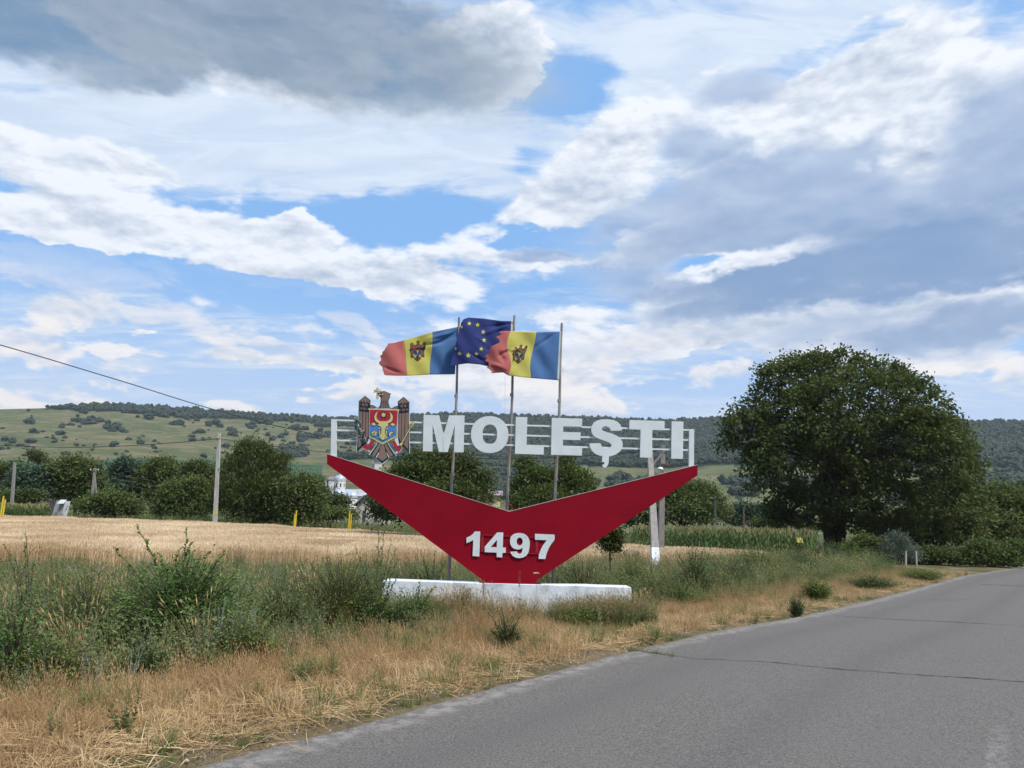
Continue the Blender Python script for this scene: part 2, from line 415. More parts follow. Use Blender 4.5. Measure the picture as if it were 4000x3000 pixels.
# ------------------------------------------------------------------ ground, road
def ground_material():
    m, n = new_mat('verge soil and thatch')
    P = n.new('ShaderNodeNewGeometry').outputs['Position']
    a = n.noise(P, 0.35, 5, 0.6); b = n.noise(P, 5.0, 6, 0.65); f = n.noise(n.v('MULTIPLY', P, (1, 1, 1)), 40, 5, 0.7)
    c = n.mix(n.rng(b, 0.35, 0.65), (0.27, 0.20, 0.115), (0.17, 0.135, 0.08))
    c = n.mix(n.rng(a, 0.45, 0.6), c, (0.085, 0.09, 0.035))
    c = n.mix(n.rng(f, 0.35, 0.7, 0.0, 0.55), c, (0.055, 0.045, 0.028))
    s = n.new('ShaderNodeBsdfPrincipled'); n.put(s.inputs['Base Color'], c); s.inputs['Roughness'].default_value = 0.95
    s.inputs['Specular IOR Level'].default_value = 0.1
    bp = n.new('ShaderNodeBump'); bp.inputs['Distance'].default_value = 0.03; n.put(bp.inputs['Height'], f); n.put(s.inputs['Normal'], bp.outputs[0])
    return finish(m, n, s.outputs[0])
rs = np.concatenate([[0.0], np.geomspace(0.8, 400, 150), np.geomspace(430, 9000, 14)])
na = 420
th = np.linspace(0, 2*np.pi, na, endpoint=False)
RR, TT = np.meshgrid(rs, th, indexing='ij')
GX, GY = RR*np.sin(TT), RR*np.cos(TT)
GZ = gh(GX, GY)
i, j = np.meshgrid(np.arange(len(rs)-1), np.arange(na), indexing='ij'); j2 = (j+1) % na
GF = np.stack([i*na+j, i*na+j2, (i+1)*na+j2, (i+1)*na+j], -1).reshape(-1, 4)
ground = add('ground', mesh_np('ground', np.stack([GX, GY, GZ], -1).reshape(-1, 3), GF, ground_material(), smooth=True), kind='structure')

def road_material():
    m, n = new_mat('worn asphalt')
    P = n.new('ShaderNodeNewGeometry').outputs['Position']
    uv = n.new('ShaderNodeUVMap', uv_map='UVMap').outputs[0]
    u, v, _ = n.sep(uv)                      # u metres from the left edge, v metres along
    g1 = n.noise(P, 55, 3, 0.7); g2 = n.noise(P, 150, 2, 0.6); big = n.noise(P, 0.5, 5, 0.6)
    c = n.mix(n.rng(g1, 0.36, 0.66), (0.060, 0.052, 0.046), (0.168, 0.150, 0.134))
    c = n.mix(n.rng(g2, 0.50, 0.72, 0, 0.7), c, (0.25, 0.235, 0.22))
    c = n.mix(n.rng(g2, 0.44, 0.30, 0, 0.6), c, (0.026, 0.025, 0.025))
    c = n.mix(n.rng(big, 0.35, 0.7, 0.0, 0.35), c, (0.125, 0.116, 0.106))
    # wheel tracks a little smoother and darker
    tr = n.m('ABSOLUTE', n.m('SUBTRACT', n.m('ABSOLUTE', n.m('SUBTRACT', u, 2.0)), 0.85))
    c = n.mix(n.rng(tr, 0.45, 0.0, 0, 0.22), c, (0.065, 0.063, 0.062))
    # pale dust and chippings along the edge
    wv = n.m('MULTIPLY', n.m('SUBTRACT', n.noise(P, 0.9, 5, 0.6), 0.5), 0.55)
    wv2 = n.m('MULTIPLY', n.m('SUBTRACT', n.noise(P, 14, 4, 0.65), 0.5), 0.5)
    uu = n.m('ADD', u, n.m('ADD', wv, wv2))
    dust = n.m('MULTIPLY', n.rng(uu, 0.06, 0.24), n.rng(uu, 0.50, 0.30))
    c = n.mix(n.m('MULTIPLY', dust, n.rng(n.noise(P, 7, 4, .7), .36, .62, .05, .60)), c, (0.33, 0.30, 0.26))
    c = n.mix(n.rng(uu, 0.16, -0.02, 0.0, 0.75), c, (0.22, 0.195, 0.165))
    # what is left of the centre line
    cl = n.m('ABSOLUTE', n.m('SUBTRACT', n.m('ADD', u, n.m('MULTIPLY', wv2, 0.1)), 4.5))
    clm = n.m('MULTIPLY', n.rng(cl, 0.085, 0.05), n.rng(n.noise(P, 9, 5, 0.7), 0.44, 0.66, 0, 0.24))
    c = n.mix(n.m('MULTIPLY', clm, n.rng(v, 5.6, 4.6)), c, (0.46, 0.44, 0.41))
    s = n.new('ShaderNodeBsdfPrincipled'); n.put(s.inputs['Base Color'], c)
    s.inputs['Roughness'].default_value = 0.82; s.inputs['Specular IOR Level'].default_value = 0.35
    bp = n.new('ShaderNodeBump'); bp.inputs['Distance'].default_value = 0.006; n.put(bp.inputs['Height'], n.m('ADD', g1, n.m('MULTIPLY', g2, .5))); n.put(s.inputs['Normal'], bp.outputs[0])
    return finish(m, n, s.outputs[0])
ts = np.concatenate([np.arange(-60, -4, 4.0), np.arange(-4, 30, 0.22), np.arange(30, 75, 1.0), np.arange(75, 330, 6.0)])
us = np.array([0, 0.12, 0.4, 1.2, 2.4, 3.8, 5.2, 6.6, 7.25, 7.6])
jag = np.array([mnoise.fractal(Vector((t*1.3, 3.1, 0)), 1.0, 2.0, 4)*0.10 + mnoise.fractal(Vector((t*6, 9.1, 0)), 1.0, 2.0, 2)*0.025 for t in ts])
RV, RUV = [], []
for k, t in enumerate(ts):
    for q, u in enumerate(us):
        s_ = -u + (jag[k] if q == 0 else jag[k]*0.5 if q == 1 else (-jag[k-7] if q == len(us)-1 else 0))
        x, y = road_xy(t, s_)
        z = 0.004 + 0.028*math.sin(math.pi*min(u, 7.6)/7.6) - (0.035 if q in (0, len(us)-1) else 0)
        RV.append((float(x), float(y), z)); RUV.append((u, t))
nu = len(us)
RF = np.array([(k*nu+q+1, k*nu+q, (k+1)*nu+q, (k+1)*nu+q+1) for k in range(len(ts)-1) for q in range(nu-1)])
rme = mesh_np('road', np.array(RV), RF, road_material(), smooth=True)
uvl = rme.uv_layers.new(name='UVMap')
uvl.data.foreach_set('uv', np.array(RUV, dtype=np.float32)[RF.ravel()].ravel())
road = add('road', rme, kind='structure')
CRK = solid('tar dark crack', (0.018, 0.017, 0.016), None, 20, 0.95)
def crack(pts, w):
    out = []
    P2 = [on_ground(*p) for p in pts]
    L = MB(); row = []
    for a, b in zip(P2[:-1], P2[1:]):
        nseg = max(3, int(math.dist(a, b)/0.09))
        for k in range(nseg):
            f = k/nseg; row.append((a[0]+(b[0]-a[0])*f + random.uniform(-.012, .012), a[1]+(b[1]-a[1])*f + random.uniform(-.03, .03)))
    vs = []
    for k, (x, y) in enumerate(row):
        _, s_ = road_ts(x, y); u = -float(s_)
        z = 0.004 + 0.028*math.sin(math.pi*max(0, min(u, 7.6))/7.6) + 0.007
        ww = w*(0.35+random.random()*0.8)
        vs += [(x, y-ww, z), (x, y+ww, z)]
    L.raw(vs, [(2*k, 2*k+2, 2*k+3, 2*k+1) for k in range(len(row)-1)])
    L.obj('crack', CRK, road)
crack([(2470, 2540), (2700, 2577), (3000, 2594), (3250, 2622), (3500, 2642), (3990, 2674), (4200, 2690)], 0.016)
crack([(3262, 2408), (3500, 2425), (3720, 2436), (4000, 2453), (4200, 2468)], 0.02)
crack([(3640, 2346), (3810, 2348)], 0.02)
crack([(3670, 2272), (3710, 2279)], 0.05)
crack([(3830, 2285), (4000, 2293), (4150, 2300)], 0.06)
# loose chippings and clods on the shoulder
def stone_mesh(seed, r):
    bm = bmesh.new(); bmesh.ops.create_icosphere(bm, subdivisions=1, radius=r)
    rr = random.Random(seed)
    for v in bm.verts: v.co = Vector((v.co.x*rr.uniform(.7, 1.3), v.co.y*rr.uniform(.7, 1.3), v.co.z*rr.uniform(.4, .8)))
    me = bpy.data.meshes.new('pebble'); bm.to_mesh(me); bm.free(); return me

# ------------------------------------------------------------------ hills
def project(x, y, z):
    """photograph pixel (4000 wide) of world points"""
    M = np.array(cam.matrix_world.to_3x3())
    p = np.stack([x, y, z-EYE], -1) @ M
    return 2000 + FPX*p[..., 0]/-p[..., 2], 1500 - FPX*p[..., 1]/-p[..., 2]
_cr = [(-900, 905), (-300, 890), (0, 884), (120, 881), (250, 877), (400, 886), (550, 897), (720, 905), (890, 899), (985, 896), (1100, 900), (1240, 905), (1350, 909), (1450, 911), (1530, 906), (1700, 905), (1900, 909), (2040, 912), (2212, 915), (2600, 930), (3000, 945)]
_ca, _ct = [], []
for px, py in _cr:
    d = ray(px*4000/2212, py*4000/2212); _ca.append(math.atan2(d[0], d[1])); _ct.append(d[2]/math.hypot(d[0], d[1]))
def crest(a):
    f = np.interp(np.abs(a), [0.8, 1.4, 3.2], [0, 1, 1])
    return np.interp(a, _ca, _ct)*(1-f) + 0.055*f
R0, R1 = 330.0, 1500.0
def fb(x, y, s, o=4, seed=0.0):
    return np.array([mnoise.fractal(Vector((float(a)/s, float(b)/s, seed)), 1.0, 2.0, o) for a, b in zip(np.ravel(x), np.ravel(y))]).reshape(np.shape(x))
nh, nr = 300, 90
ha = np.concatenate([np.linspace(-0.80, 0.80, nh), np.linspace(0.86, 2*np.pi-0.86, 60)])
ht = np.concatenate([np.linspace(0, 1, nr), [1.12, 1.5]])
HA, HT = np.meshgrid(ha, ht, indexing='xy')
HR = R0 + (R1-R0)*HT
HX, HY = HR*np.sin(HA), HR*np.cos(HA)
gul = fb(HX, HY, 210, 4, 1.3)
gul2 = fb(HX, HY, 60, 3, 4.0)
te_ = crest(HA)*np.clip(HT, 0, 1)**0.85
HZ = EYE + te_*HR - 6.5*(1-np.clip(HT, 0, 1))
HZ = HZ + (gul*10 + gul2*2.5)*np.sin(np.pi*np.clip(HT, 0, 1))**0.7
HZ = np.where(HT > 1, EYE + crest(HA)*R1 - (HT-1)*60, HZ)
HPX, HPY = project(HX, HY, HZ)
HPX, HPY = HPX*2212/4000, HPY*2212/4000
inview = (np.abs(HA) < 0.80)
def box(x, y, x0, x1, y0, y1, sx=30., sy=7.):
    return sst(x0-sx, x0+sx, x)*sst(x1+sx, x1-sx, x)*sst(y0-sy, y0+sy, y)*sst(y1+sy, y1-sy, y)
def forest_mask(x, y, n1, n2):
    """where the woods are on the far slopes, photograph 2212 wide"""
    cy = np.interp(x, [c[0] for c in _cr], [c[1] for c in _cr])
    dpt = y - cy
    f = sst(60, 150, x)*(1-sst(np.interp(x, [60, 150, 250, 400, 520, 700, 860, 905], [2, 5, 12, 18, 10, 12, 14, 100])-2, np.interp(x, [60, 150, 250, 400, 520, 700, 860, 905], [2, 5, 12, 18, 10, 12, 14, 100])+3, dpt))
    f = np.maximum(f, box(x, y, 900, 1560, 880, 985, 20)*0.98)
    f = np.maximum(f, box(x, y, 1560, 1640, 880, 985, 25))
    f = np.maximum(f, box(x, y, 1640, 2700, 915, 988, 25)*0.92)
    f = np.maximum(f, box(x, y, 900, 1230, 985, 1080, 20)*0.62)
    f = np.maximum(f, box(x, y, 1230, 1420, 1035, 1060, 20, 4)*0.8)
    f = np.maximum(f, box(x, y, 560, 900, 935, 1000, 30)*0.50)
    f = np.maximum(f, box(x, y, 640, 900, 905, 935, 30)*0.42)
    f = np.maximum(f, box(x, y, 1900, 2400, 1000, 1100, 30)*0.55)
    f = np.maximum(f, box(x, y, 1560, 1800, 1040, 1080, 30)*0.6)
    f = np.maximum(f, (x < -60)*0.35)
    return f + 0.55*n1 + 0.30*n2 > 0.56
hn1 = fb(HX, HY, 120, 4, 7.7); hn2 = fb(HX, HY, 38, 3, 2.2)
FM = np.where(inview, forest_mask(HPX, HPY, hn1, hn2), hn1 + 0.3*hn2 > 0.05)
GREEN = ((box(HPX, HPY, -400, 700, 992, 1080, 60, 5) > 0.5) & (HPY > 990 + 0.016*np.abs(HPX-150) + 6*np.sin(HPX/90))).astype(float)
GREEN = np.where(inview & ~FM, GREEN, 0)
STRIPE = np.where(inview & ~FM & (HPX > 1180) & (HPX < 1760) & (HPY > 975), 0.5+0.5*np.sin(HPY*0.55 + 3*np.sin(HPX/170)), 0.0)
me = mesh_np('hillside', np.stack([HX, HY, HZ], -1).reshape(-1, 3),
    np.array([(q*len(ha)+k, q*len(ha)+(k+1) % len(ha), (q+1)*len(ha)+(k+1) % len(ha), (q+1)*len(ha)+k) for q in range(len(ht)-1) for k in range(len(ha))]),
    None, smooth=True)
me.materials.clear()
for nm, arr in (('wood', FM.astype(float)), ('crop', GREEN), ('stripe', STRIPE)):
    a = me.attributes.new(nm, 'FLOAT', 'POINT'); a.data.foreach_set('value', arr.astype(np.float32).ravel())
def hill_material():
    m, n = new_mat('dry pasture hillside')
    P = n.new('ShaderNodeNewGeometry').outputs['Position']
    def at_(k): return n.new('ShaderNodeAttribute', attribute_name=k).outputs['Fac']
    PS = n.v('MULTIPLY', P, (1, 1, 3.5))
    a = n.noise(PS, 0.008, 6, 0.6, 0.4); b = n.noise(PS, 0.035, 6, 0.62, 0.6); f = n.noise(P, 0.22, 5, 0.65)
    c = n.mix(n.rng(a, 0.36, 0.64), (0.125, 0.125, 0.062), (0.082, 0.098, 0.044))
    c = n.mix(n.rng(b, 0.50, 0.62, 0, 0.85), c, (0.18, 0.145, 0.09))
    c = n.mix(n.rng(b, 0.48, 0.38, 0, 0.8), c, (0.075, 0.09, 0.042))
    c = n.mix(n.rng(f, 0.5, 0.75, 0, 0.5), c, (0.06, 0.075, 0.035))
    c = n.mix(n.m('MULTIPLY', at_('stripe'), 0.6), c, (0.10, 0.125, 0.055))
    c = n.mix(n.rng(at_('crop'), 0.3, 0.7), c, n.mix(n.rng(b, 0.4, 0.6), (0.035, 0.07, 0.038), (0.055, 0.09, 0.048)))
    c = n.mix(n.rng(at_('wood'), 0.35, 0.65), c, (0.022, 0.038, 0.02))
    s = n.new('ShaderNodeBsdfPrincipled'); n.put(s.inputs['Base Color'], c); s.inputs['Roughness'].default_value = 1.0
    s.inputs['Specular IOR Level'].default_value = 0.0
    bp = n.new('ShaderNodeBump'); bp.inputs['Distance'].default_value = 2.5; n.put(bp.inputs['Height'], n.m('ADD', b, n.m('MULTIPLY', f, .5))); n.put(s.inputs['Normal'], bp.outputs[0])
    return finish(m, n, s.outputs[0])
me.materials.append(hill_material())
hillside = add('hillside', me, kind='structure')

# ------------------------------------------------------------------ scattering (masses nobody could count)
PROTO = {}
def proto_col(name, meshes):
    c = bpy.data.collections.new(name)
    for k, me_ in enumerate(meshes):
        o = bpy.data.objects.new('%s_%02d' % (name, k), me_); c.objects.link(o)
    PROTO[name] = c
    return c
_ng = {}
def scatter_tree(colname):
    if colname in _ng: return _ng[colname]
    g = bpy.data.node_groups.new('scatter ' + colname, 'GeometryNodeTree')
    g.interface.new_socket('Geometry', in_out='INPUT', socket_type='NodeSocketGeometry')
    g.interface.new_socket('Geometry', in_out='OUTPUT', socket_type='NodeSocketGeometry')
    gi, go = g.nodes.new('NodeGroupInput'), g.nodes.new('NodeGroupOutput')
    ci = g.nodes.new('GeometryNodeCollectionInfo'); ci.inputs['Collection'].default_value = PROTO[colname]
    ci.inputs['Separate Children'].default_value = True; ci.inputs['Reset Children'].default_value = True
    ip = g.nodes.new('GeometryNodeInstanceOnPoints'); ip.inputs['Pick Instance'].default_value = True
    def na_(nm, ty):
        q = g.nodes.new('GeometryNodeInputNamedAttribute'); q.data_type = ty; q.inputs[0].default_value = nm; return q.outputs[0]
    L = g.links.new
    L(gi.outputs[0], ip.inputs['Points']); L(ci.outputs[0], ip.inputs['Instance'])
    L(na_('pick', 'INT'), ip.inputs['Instance Index']); L(na_('scl', 'FLOAT_VECTOR'), ip.inputs['Scale'])
    e2r = g.nodes.new('FunctionNodeEulerToRotation'); L(na_('rot', 'FLOAT_VECTOR'), e2r.inputs[0]); L(e2r.outputs[0], ip.inputs['Rotation'])
    L(ip.outputs[0], go.inputs[0])
    _ng[colname] = g
    return g
def scatter(name, colname, P, scl=1.0, pick=None, tilt=0.0, shade=None, rz=None, parent=None, **kw):
    P = np.asarray(P, dtype=np.float32); n = len(P)
    me = bpy.data.meshes.new(name); me.vertices.add(n); me.vertices.foreach_set('co', P.ravel()); me.update()
    k = len(PROTO[colname].objects)
    pk = rng.integers(0, k, n) if pick is None else np.asarray(pick)
    rot = np.stack([rng.normal(0, tilt, n), rng.normal(0, tilt, n), rng.uniform(0, 2*np.pi, n) if rz is None else rz], -1)
    s = np.asarray(scl, dtype=float)
    if s.ndim == 0: s = np.full(n, float(s))
    if s.ndim == 1: s = np.repeat(s[:, None], 3, 1)
    for nm, ty, arr, key in (('pick', 'INT', pk.astype(np.int32), 'value'), ('rot', 'FLOAT_VECTOR', rot.astype(np.float32).ravel(), 'vector'), ('scl', 'FLOAT_VECTOR', s.astype(np.float32).ravel(), 'vector'),
                        ('shade', 'FLOAT', (rng.uniform(0, 1, n) if shade is None else np.asarray(shade)).astype(np.float32), 'value')):
        me.attributes.new(nm, ty, 'POINT').data.foreach_set(key, arr)
    o = add(name, me, parent, kind='stuff', **kw)
    md = o.modifiers.new('scatter', 'NODES'); md.node_group = scatter_tree(colname)
    return o

# leaf and blade makers ------------------------------------------------------------
def leaf_quads(C, A, B, L, Wd):
    """C centres, A long axis, B side axis (unit), L length, Wd width -> V, F"""
    L, Wd = np.broadcast_to(L, len(C))[:, None], np.broadcast_to(Wd, len(C))[:, None]
    V = np.stack([C - A*L/2, C + B*Wd/2, C + A*L/2, C - B*Wd/2], 1).reshape(-1, 3)
    F = np.arange(len(V)).reshape(-1, 4)
    return V, F
def unit(v): return v/np.maximum(np.linalg.norm(v, axis=-1, keepdims=True), 1e-9)
def rand_dirs(n, zb=0.0):
    v = rng.normal(size=(n, 3)); v[:, 2] += zb; return unit(v)
def blades(n, h, hv, r, lean, w, curl=0.3, wind=(0, 0), head=0.0, headw=0.0):
    """a tuft of n blades -> V, F(tri), tint"""
    a = rng.uniform(0, 2*np.pi, n); rr = r*np.sqrt(rng.uniform(0, 1, n))
    base = np.stack([rr*np.cos(a), rr*np.sin(a), np.zeros(n)], -1)
    hh = h*(1 + hv*rng.uniform(-1, 1, n))
    a2 = a + rng.normal(0, 0.8, n)
    ld = np.stack([np.cos(a2), np.sin(a2), np.zeros(n)], -1)*(lean*rng.uniform(0.2, 1.3, n))[:, None] + np.array([wind[0], wind[1], 0])
    up = np.array([0, 0, 1.0])
    p1 = base + (up*0.55 + ld*0.40)*hh[:, None]
    p2 = p1 + (up*(0.45 - curl*0.3) + ld*(0.60+curl))*hh[:, None]*1.0
    b = rng.uniform(0, 2*np.pi, n); sd = np.stack([np.cos(b), np.sin(b), np.zeros(n)], -1)*w/2
    V = np.stack([base-sd, base+sd, p1-sd*.8, p1+sd*.8, p2], 1)
    F = np.array([[0, 1, 3], [0, 3, 2], [2, 3, 4]])
    Fa = (np.arange(n)[:, None, None]*5 + F[None]).reshape(-1, 3)
    V = V.reshape(-1, 3); tint = np.repeat(rng.uniform(0, 1, n), 5)
    if head > 0:
        d = unit(p2-p1); s2 = np.stack([np.cos(b), np.sin(b), np.zeros(n)], -1)
        c = p2
        HV = np.stack([c - d*head*.5, c + s2*headw/2, c + d*head*.5, c - s2*headw/2], 1).reshape(-1, 3)
        o = len(V)
        q = np.arange(n)*4 + o
        HF = np.concatenate([np.stack([q, q+1, q+2], -1), np.stack([q, q+2, q+3], -1)])
        V = np.concatenate([V, HV]); Fa = np.concatenate([Fa, HF]); tint = np.concatenate([tint, np.repeat(np.clip(rng.uniform(0.6, 1.3, n), 0, 1), 4)])
    return V, Fa, tint
def join(parts):
    V, F, T = [], [], []; o = 0
    for v, f, t in parts:
        if f.shape[1] == 4: f = np.concatenate([f[:, [0, 1, 2]], f[:, [0, 2, 3]]])
        V.append(v); F.append(f+o); T.append(t); o += len(v)
    return np.concatenate(V), np.concatenate(F), np.concatenate(T)

# far woods --------------------------------------------------------------------------
FAR = leafy('far foliage', (0.015, 0.029, 0.015), (0.026, 0.042, 0.020), (0.030, 0.043, 0.022), trans=0.0, inst=True)
def far_tree(seed, tall=1.0):
    bm = bmesh.new(); bmesh.ops.create_icosphere(bm, subdivisions=3, radius=0.5)
    for v in bm.verts:
        k = 1 + 0.55*mnoise.fractal(v.co*2.6 + Vector((seed*7.1, 0, 0)), 1.0, 2.0, 3) + 0.25*mnoise.noise(v.co*9+Vector((seed, 3, 0)))
        v.co = Vector((v.co.x*k, v.co.y*k, (v.co.z*k*tall + 0.42*tall)))
    me_ = bpy.data.meshes.new('far tree'); bm.to_mesh(me_)
    a = me_.attributes.new('tint', 'FLOAT', 'POINT'); a.data.foreach_set('value', rng.uniform(0, 1, len(me_.vertices)).astype(np.float32))
    bm.free(); me_.materials.append(FAR); return me_
farm = [far_tree(k, 0.75+0.15*k) for k in range(4)]
proto_col('far_trees', farm)
from mathutils.bvhtree import BVHTree
hbvh = BVHTree.FromPolygons([tuple(v) for v in np.stack([HX, HY, HZ], -1).reshape(-1, 3).tolist()], [tuple(p.vertices) for p in me.polygons])
def hill_z(x, y):
    h = hbvh.ray_cast(Vector((x, y, 900)), Vector((0, 0, -1)))
    return h[0].z if h[0] else 0.0
# woods: points on forest cells
cells = np.argwhere(FM[:-2, :-1] & (HT[:-2, :-1] > 0.12))
wts = np.ones(len(cells))
cell_r = HR[cells[:, 0], cells[:, 1]]
iv = inview[cells[:, 0], cells[:, 1]]
P = []
dr = (R1-R0)/nr
for (q, k), inv_ in zip(cells, iv):
    if HT[q, k] > 1.0: continue
    area = dr * HR[q, k]*(0.00535 if inv_ else 0.075)
    num = area/ (52.0 if inv_ else 1500.0)
    num = int(num) + (rng.uniform() < num-int(num))
    for _ in range(num):
        fa, fr = rng.uniform(0, 1, 2)
        k2 = (k+1) % len(ha)
        z = (HZ[q, k]*(1-fa)+HZ[q, k2]*fa)*(1-fr) + (HZ[q+1, k]*(1-fa)+HZ[q+1, k2]*fa)*fr
        a_ = ha[k]*(1-fa) + (ha[k2] if k2 else ha[0]+2*np.pi)*fa; r_ = HR[q, k] + fr*dr
        P.append((r_*math.sin(a_), r_*math.cos(a_), z))
P = np.array(P)
print('wood trees', len(P))
scatter('far_woods', 'far_trees', P, scl=rng.uniform(5, 9.5, len(P))*np.where(np.abs(np.arctan2(P[:, 0], P[:, 1])) < .8, 1.0, 2.2), label='dark woods over the far slopes and along the ridge')

# ------------------------------------------------------------------ the village sign
def crop(ox, oy, sc):
    return lambda x, y: (ox + x*sc, oy + y*sc)
cA, cB, cC = crop(1640, 1600, 0.22604), crop(2130, 1600, 0.27125), crop(1780, 2040, 0.1989)
cE, c1, c3 = crop(1350, 1480, 0.21708), crop(1200, 1400, 0.72333), crop(1450, 1200, 0.36166)
def xz(pts, f, Y):
    out = []
    for p in pts:
        q = at(*f(*p), Y); out.append((q[0], q[2]))
    return out
def ell(cx, cy, rx, ry, n=40, p=2.0):
    o = []
    for k in range(n):
        a = 2*math.pi*k/n; c, s = math.cos(a), math.sin(a)
        o.append((cx + rx*math.copysign(abs(c)**(2/p), c), cy + ry*math.copysign(abs(s)**(2/p), s)))
    return o
def smooth_loop(pts, it=2):
    for _ in range(it):
        q = []
        for i in range(len(pts)):
            a, b = pts[i], pts[(i+1) % len(pts)]
            q += [(a[0]*.75+b[0]*.25, a[1]*.75+b[1]*.25), (a[0]*.25+b[0]*.75, a[1]*.25+b[1]*.75)]
        pts = q
    return pts
SY = 14.0
sign = empty('village_sign', (0.03, SY, 0.64), label='village name sign of white letters and rails over a wide red V on the plinth', cat='sign', group=None)
sign['category'] = 'sign'
INV = Matrix.Translation((-0.03, -SY, -0.64))
def spart(mb, name, mats, parent=None, **kw):
    """a part of the sign: built in world metres, moved to the sign's own origin"""
    mb.v = [tuple(INV @ Vector(v)) for v in mb.v]
    o = mb.obj(name, mats, parent or sign, **kw)
    return o
# red V
L = MB()
V_out = [(107, 517), (1090, 828), (2108, 576), (2108, 632), (1243, 1195), (1228, 1216), (958, 1209), (945, 1196), (107, 570)]
vo = xz(V_out, c1, SY)
L.plate([vo], SY, SY+0.12)
vp = spart(L, 'red_panel', RED)
# pale bare edge of the sheet along the top
L = MB()
for a, b in ((vo[0], vo[1]), (vo[1], vo[2])):
    d = Vector((b[0]-a[0], b[1]-a[1])).normalized(); n_ = Vector((-d.y, d.x))
    if n_.y < 0: n_ = -n_
    e = 0.0 if a is vo[0] else 0.004
    L.plate([[(a[0], a[1]), (b[0]-e, b[1]), (b[0]-e+n_.x*.010, b[1]+n_.y*.010), (a[0]+n_.x*.010, a[1]+n_.y*.010)]], SY-0.006, SY+0.128)
spart(L, 'edge_strip', RIM)
# foot flange and paint splashes on the plinth
L = MB(); a, b = xz([(930, 1210), (1262, 1220)], c1, SY)
L.box((a[0], SY-0.10, 0.652), (b[0], SY+0.22, 0.668))
spart(L, 'foot_plate', RED)
# ring in the notch
L = MB(); c = xz([(1090, 806)], c1, SY)[0]
ringp = [(c[0]+0.062*math.cos(t), SY+0.06, c[1]+0.062*math.sin(t)) for t in np.linspace(-0.9, 4.6, 22)]
L.tube(ringp, 0.007, 6); spart(L, 'hook_ring', RED2)
# posts at both ends
L = MB(); L.plate([xz([(130, 328), (158, 328), (156, 533), (127, 524)], c1, SY+0.02)], SY+0.02, SY+0.08); spart(L, 'end_post', WHITE)
L = MB(); L.plate([xz([(2064, 382), (2090, 382), (2089, 582), (2062, 588)], c1, SY+0.02)], SY+0.02, SY+0.08); spart(L, 'end_post', WHITE)
# three rails
for yl, yr in ((1642, 1679.5), (1680.6, 1719.3), (1719, 1759.5)):
    p, q = at(1315.7, yl, SY+0.05), at(2693, yr, SY+0.05)
    zc = (p[2]+q[2])/2; L = MB(); L.box((p[0]+.004, SY+0.035, zc-0.016), (q[0]-.004, SY+0.065, zc+0.016)); spart(L, 'rail', WHITE)
# letters
LET = [
 ('letter_M', cA, [[(67, 90), (333, 98), (402, 405), (418, 405), (508, 98), (772, 100), (755, 738), (593, 735), (603, 265), (482, 733), (406, 732), (403, 470), (398, 470), (400, 732), (330, 730), (220, 255), (215, 722), (52, 720)]]),
 ('letter_O', cA, [ell(1207, 430, 323, 318, 56, 2.15), ell(1210, 425, 126, 169, 40, 2.35)]),
 ('letter_L', cA, [[(1660, 124), (1858, 130), (1845, 608), (2145, 618), (2140, 778), (1645, 762)]]),
 ('letter_E', cB, [[(95, 118), (532, 130), (528, 246), (258, 240), (258, 322), (508, 328), (505, 440), (255, 432), (255, 528), (530, 535), (528, 662), (83, 650)]]),
 ('letter_S_comma', cB, [[(1105, 300), (945, 305), (935, 275), (915, 252), (870, 238), (830, 248), (812, 275), (825, 300), (870, 318), (960, 345), (1030, 375), (1085, 415), (1112, 465), (1117, 510), (1105, 560), (1070, 610), (1010, 648), (960, 665), (917, 673), (915, 755), (905, 795), (880, 825), (850, 838), (815, 800), (845, 785), (858, 757), (820, 755), (823, 668), (790, 662), (735, 645), (690, 610), (660, 570), (645, 530), (635, 488), (795, 482), (805, 510), (820, 535), (850, 550), (900, 553), (940, 540), (955, 520), (950, 495), (925, 475), (860, 450), (790, 425), (730, 400), (690, 365), (668, 325), (662, 280), (670, 235), (700, 185), (750, 155), (820, 140), (900, 138), (980, 150), (1040, 175), (1080, 215), (1098, 260)]]),
 ('letter_T', cB, [[(1215, 148), (1718, 165), (1718, 298), (1543, 292), (1532, 693), (1365, 688), (1375, 288), (1210, 283)]]),
 ('letter_I', cB, [[(1822, 168), (1990, 172), (1983, 708), (1815, 705)]]),
]
for nm, f, loops in LET:
    L = MB(); L.plate([xz(lp, f, SY) for lp in loops], SY, SY+0.031)
    o = spart(L, nm, WHITE)
# digits on their red strips
DIG = [
 ('digit_1', [[(375, 180), (482, 182), (463, 674), (332, 663), (343, 348), (280, 385), (210, 412), (212, 302), (290, 268), (345, 222)]], [(403, 248), (400, 572)]),
 ('digit_4', [[(815, 200), (935, 202), (925, 498), (983, 498), (983, 600), (920, 603), (914, 692), (805, 685), (805, 597), (570, 587), (570, 480)], [(812, 345), (805, 490), (688, 488)]], [(857, 267)]),
 ('digit_9', [[(1072, 580), (1205, 573), (1215, 600), (1252, 622), (1290, 605), (1305, 570), (1318, 495), (1280, 525), (1225, 537), (1160, 525), (1105, 490), (1072, 430), (1066, 365), (1080, 290), (1125, 240), (1190, 215), (1260, 210), (1340, 225), (1400, 265), (1440, 325), (1457, 400), (1450, 500), (1430, 590), (1390, 655), (1320, 695), (1250, 706), (1180, 697), (1120, 660), (1085, 615)], ell(1257, 378, 60, 77, 20)], [(1148, 284), (1368, 291), (1137, 605), (1358, 613)]),
 ('digit_7', [[(1558, 227), (1945, 243), (1942, 345), (1870, 440), (1820, 530), (1785, 620), (1760, 723), (1627, 718), (1635, 640), (1670, 540), (1720, 445), (1790, 352), (1558, 343)]], [(1625, 299), (1855, 311), (1700, 628)]),
]
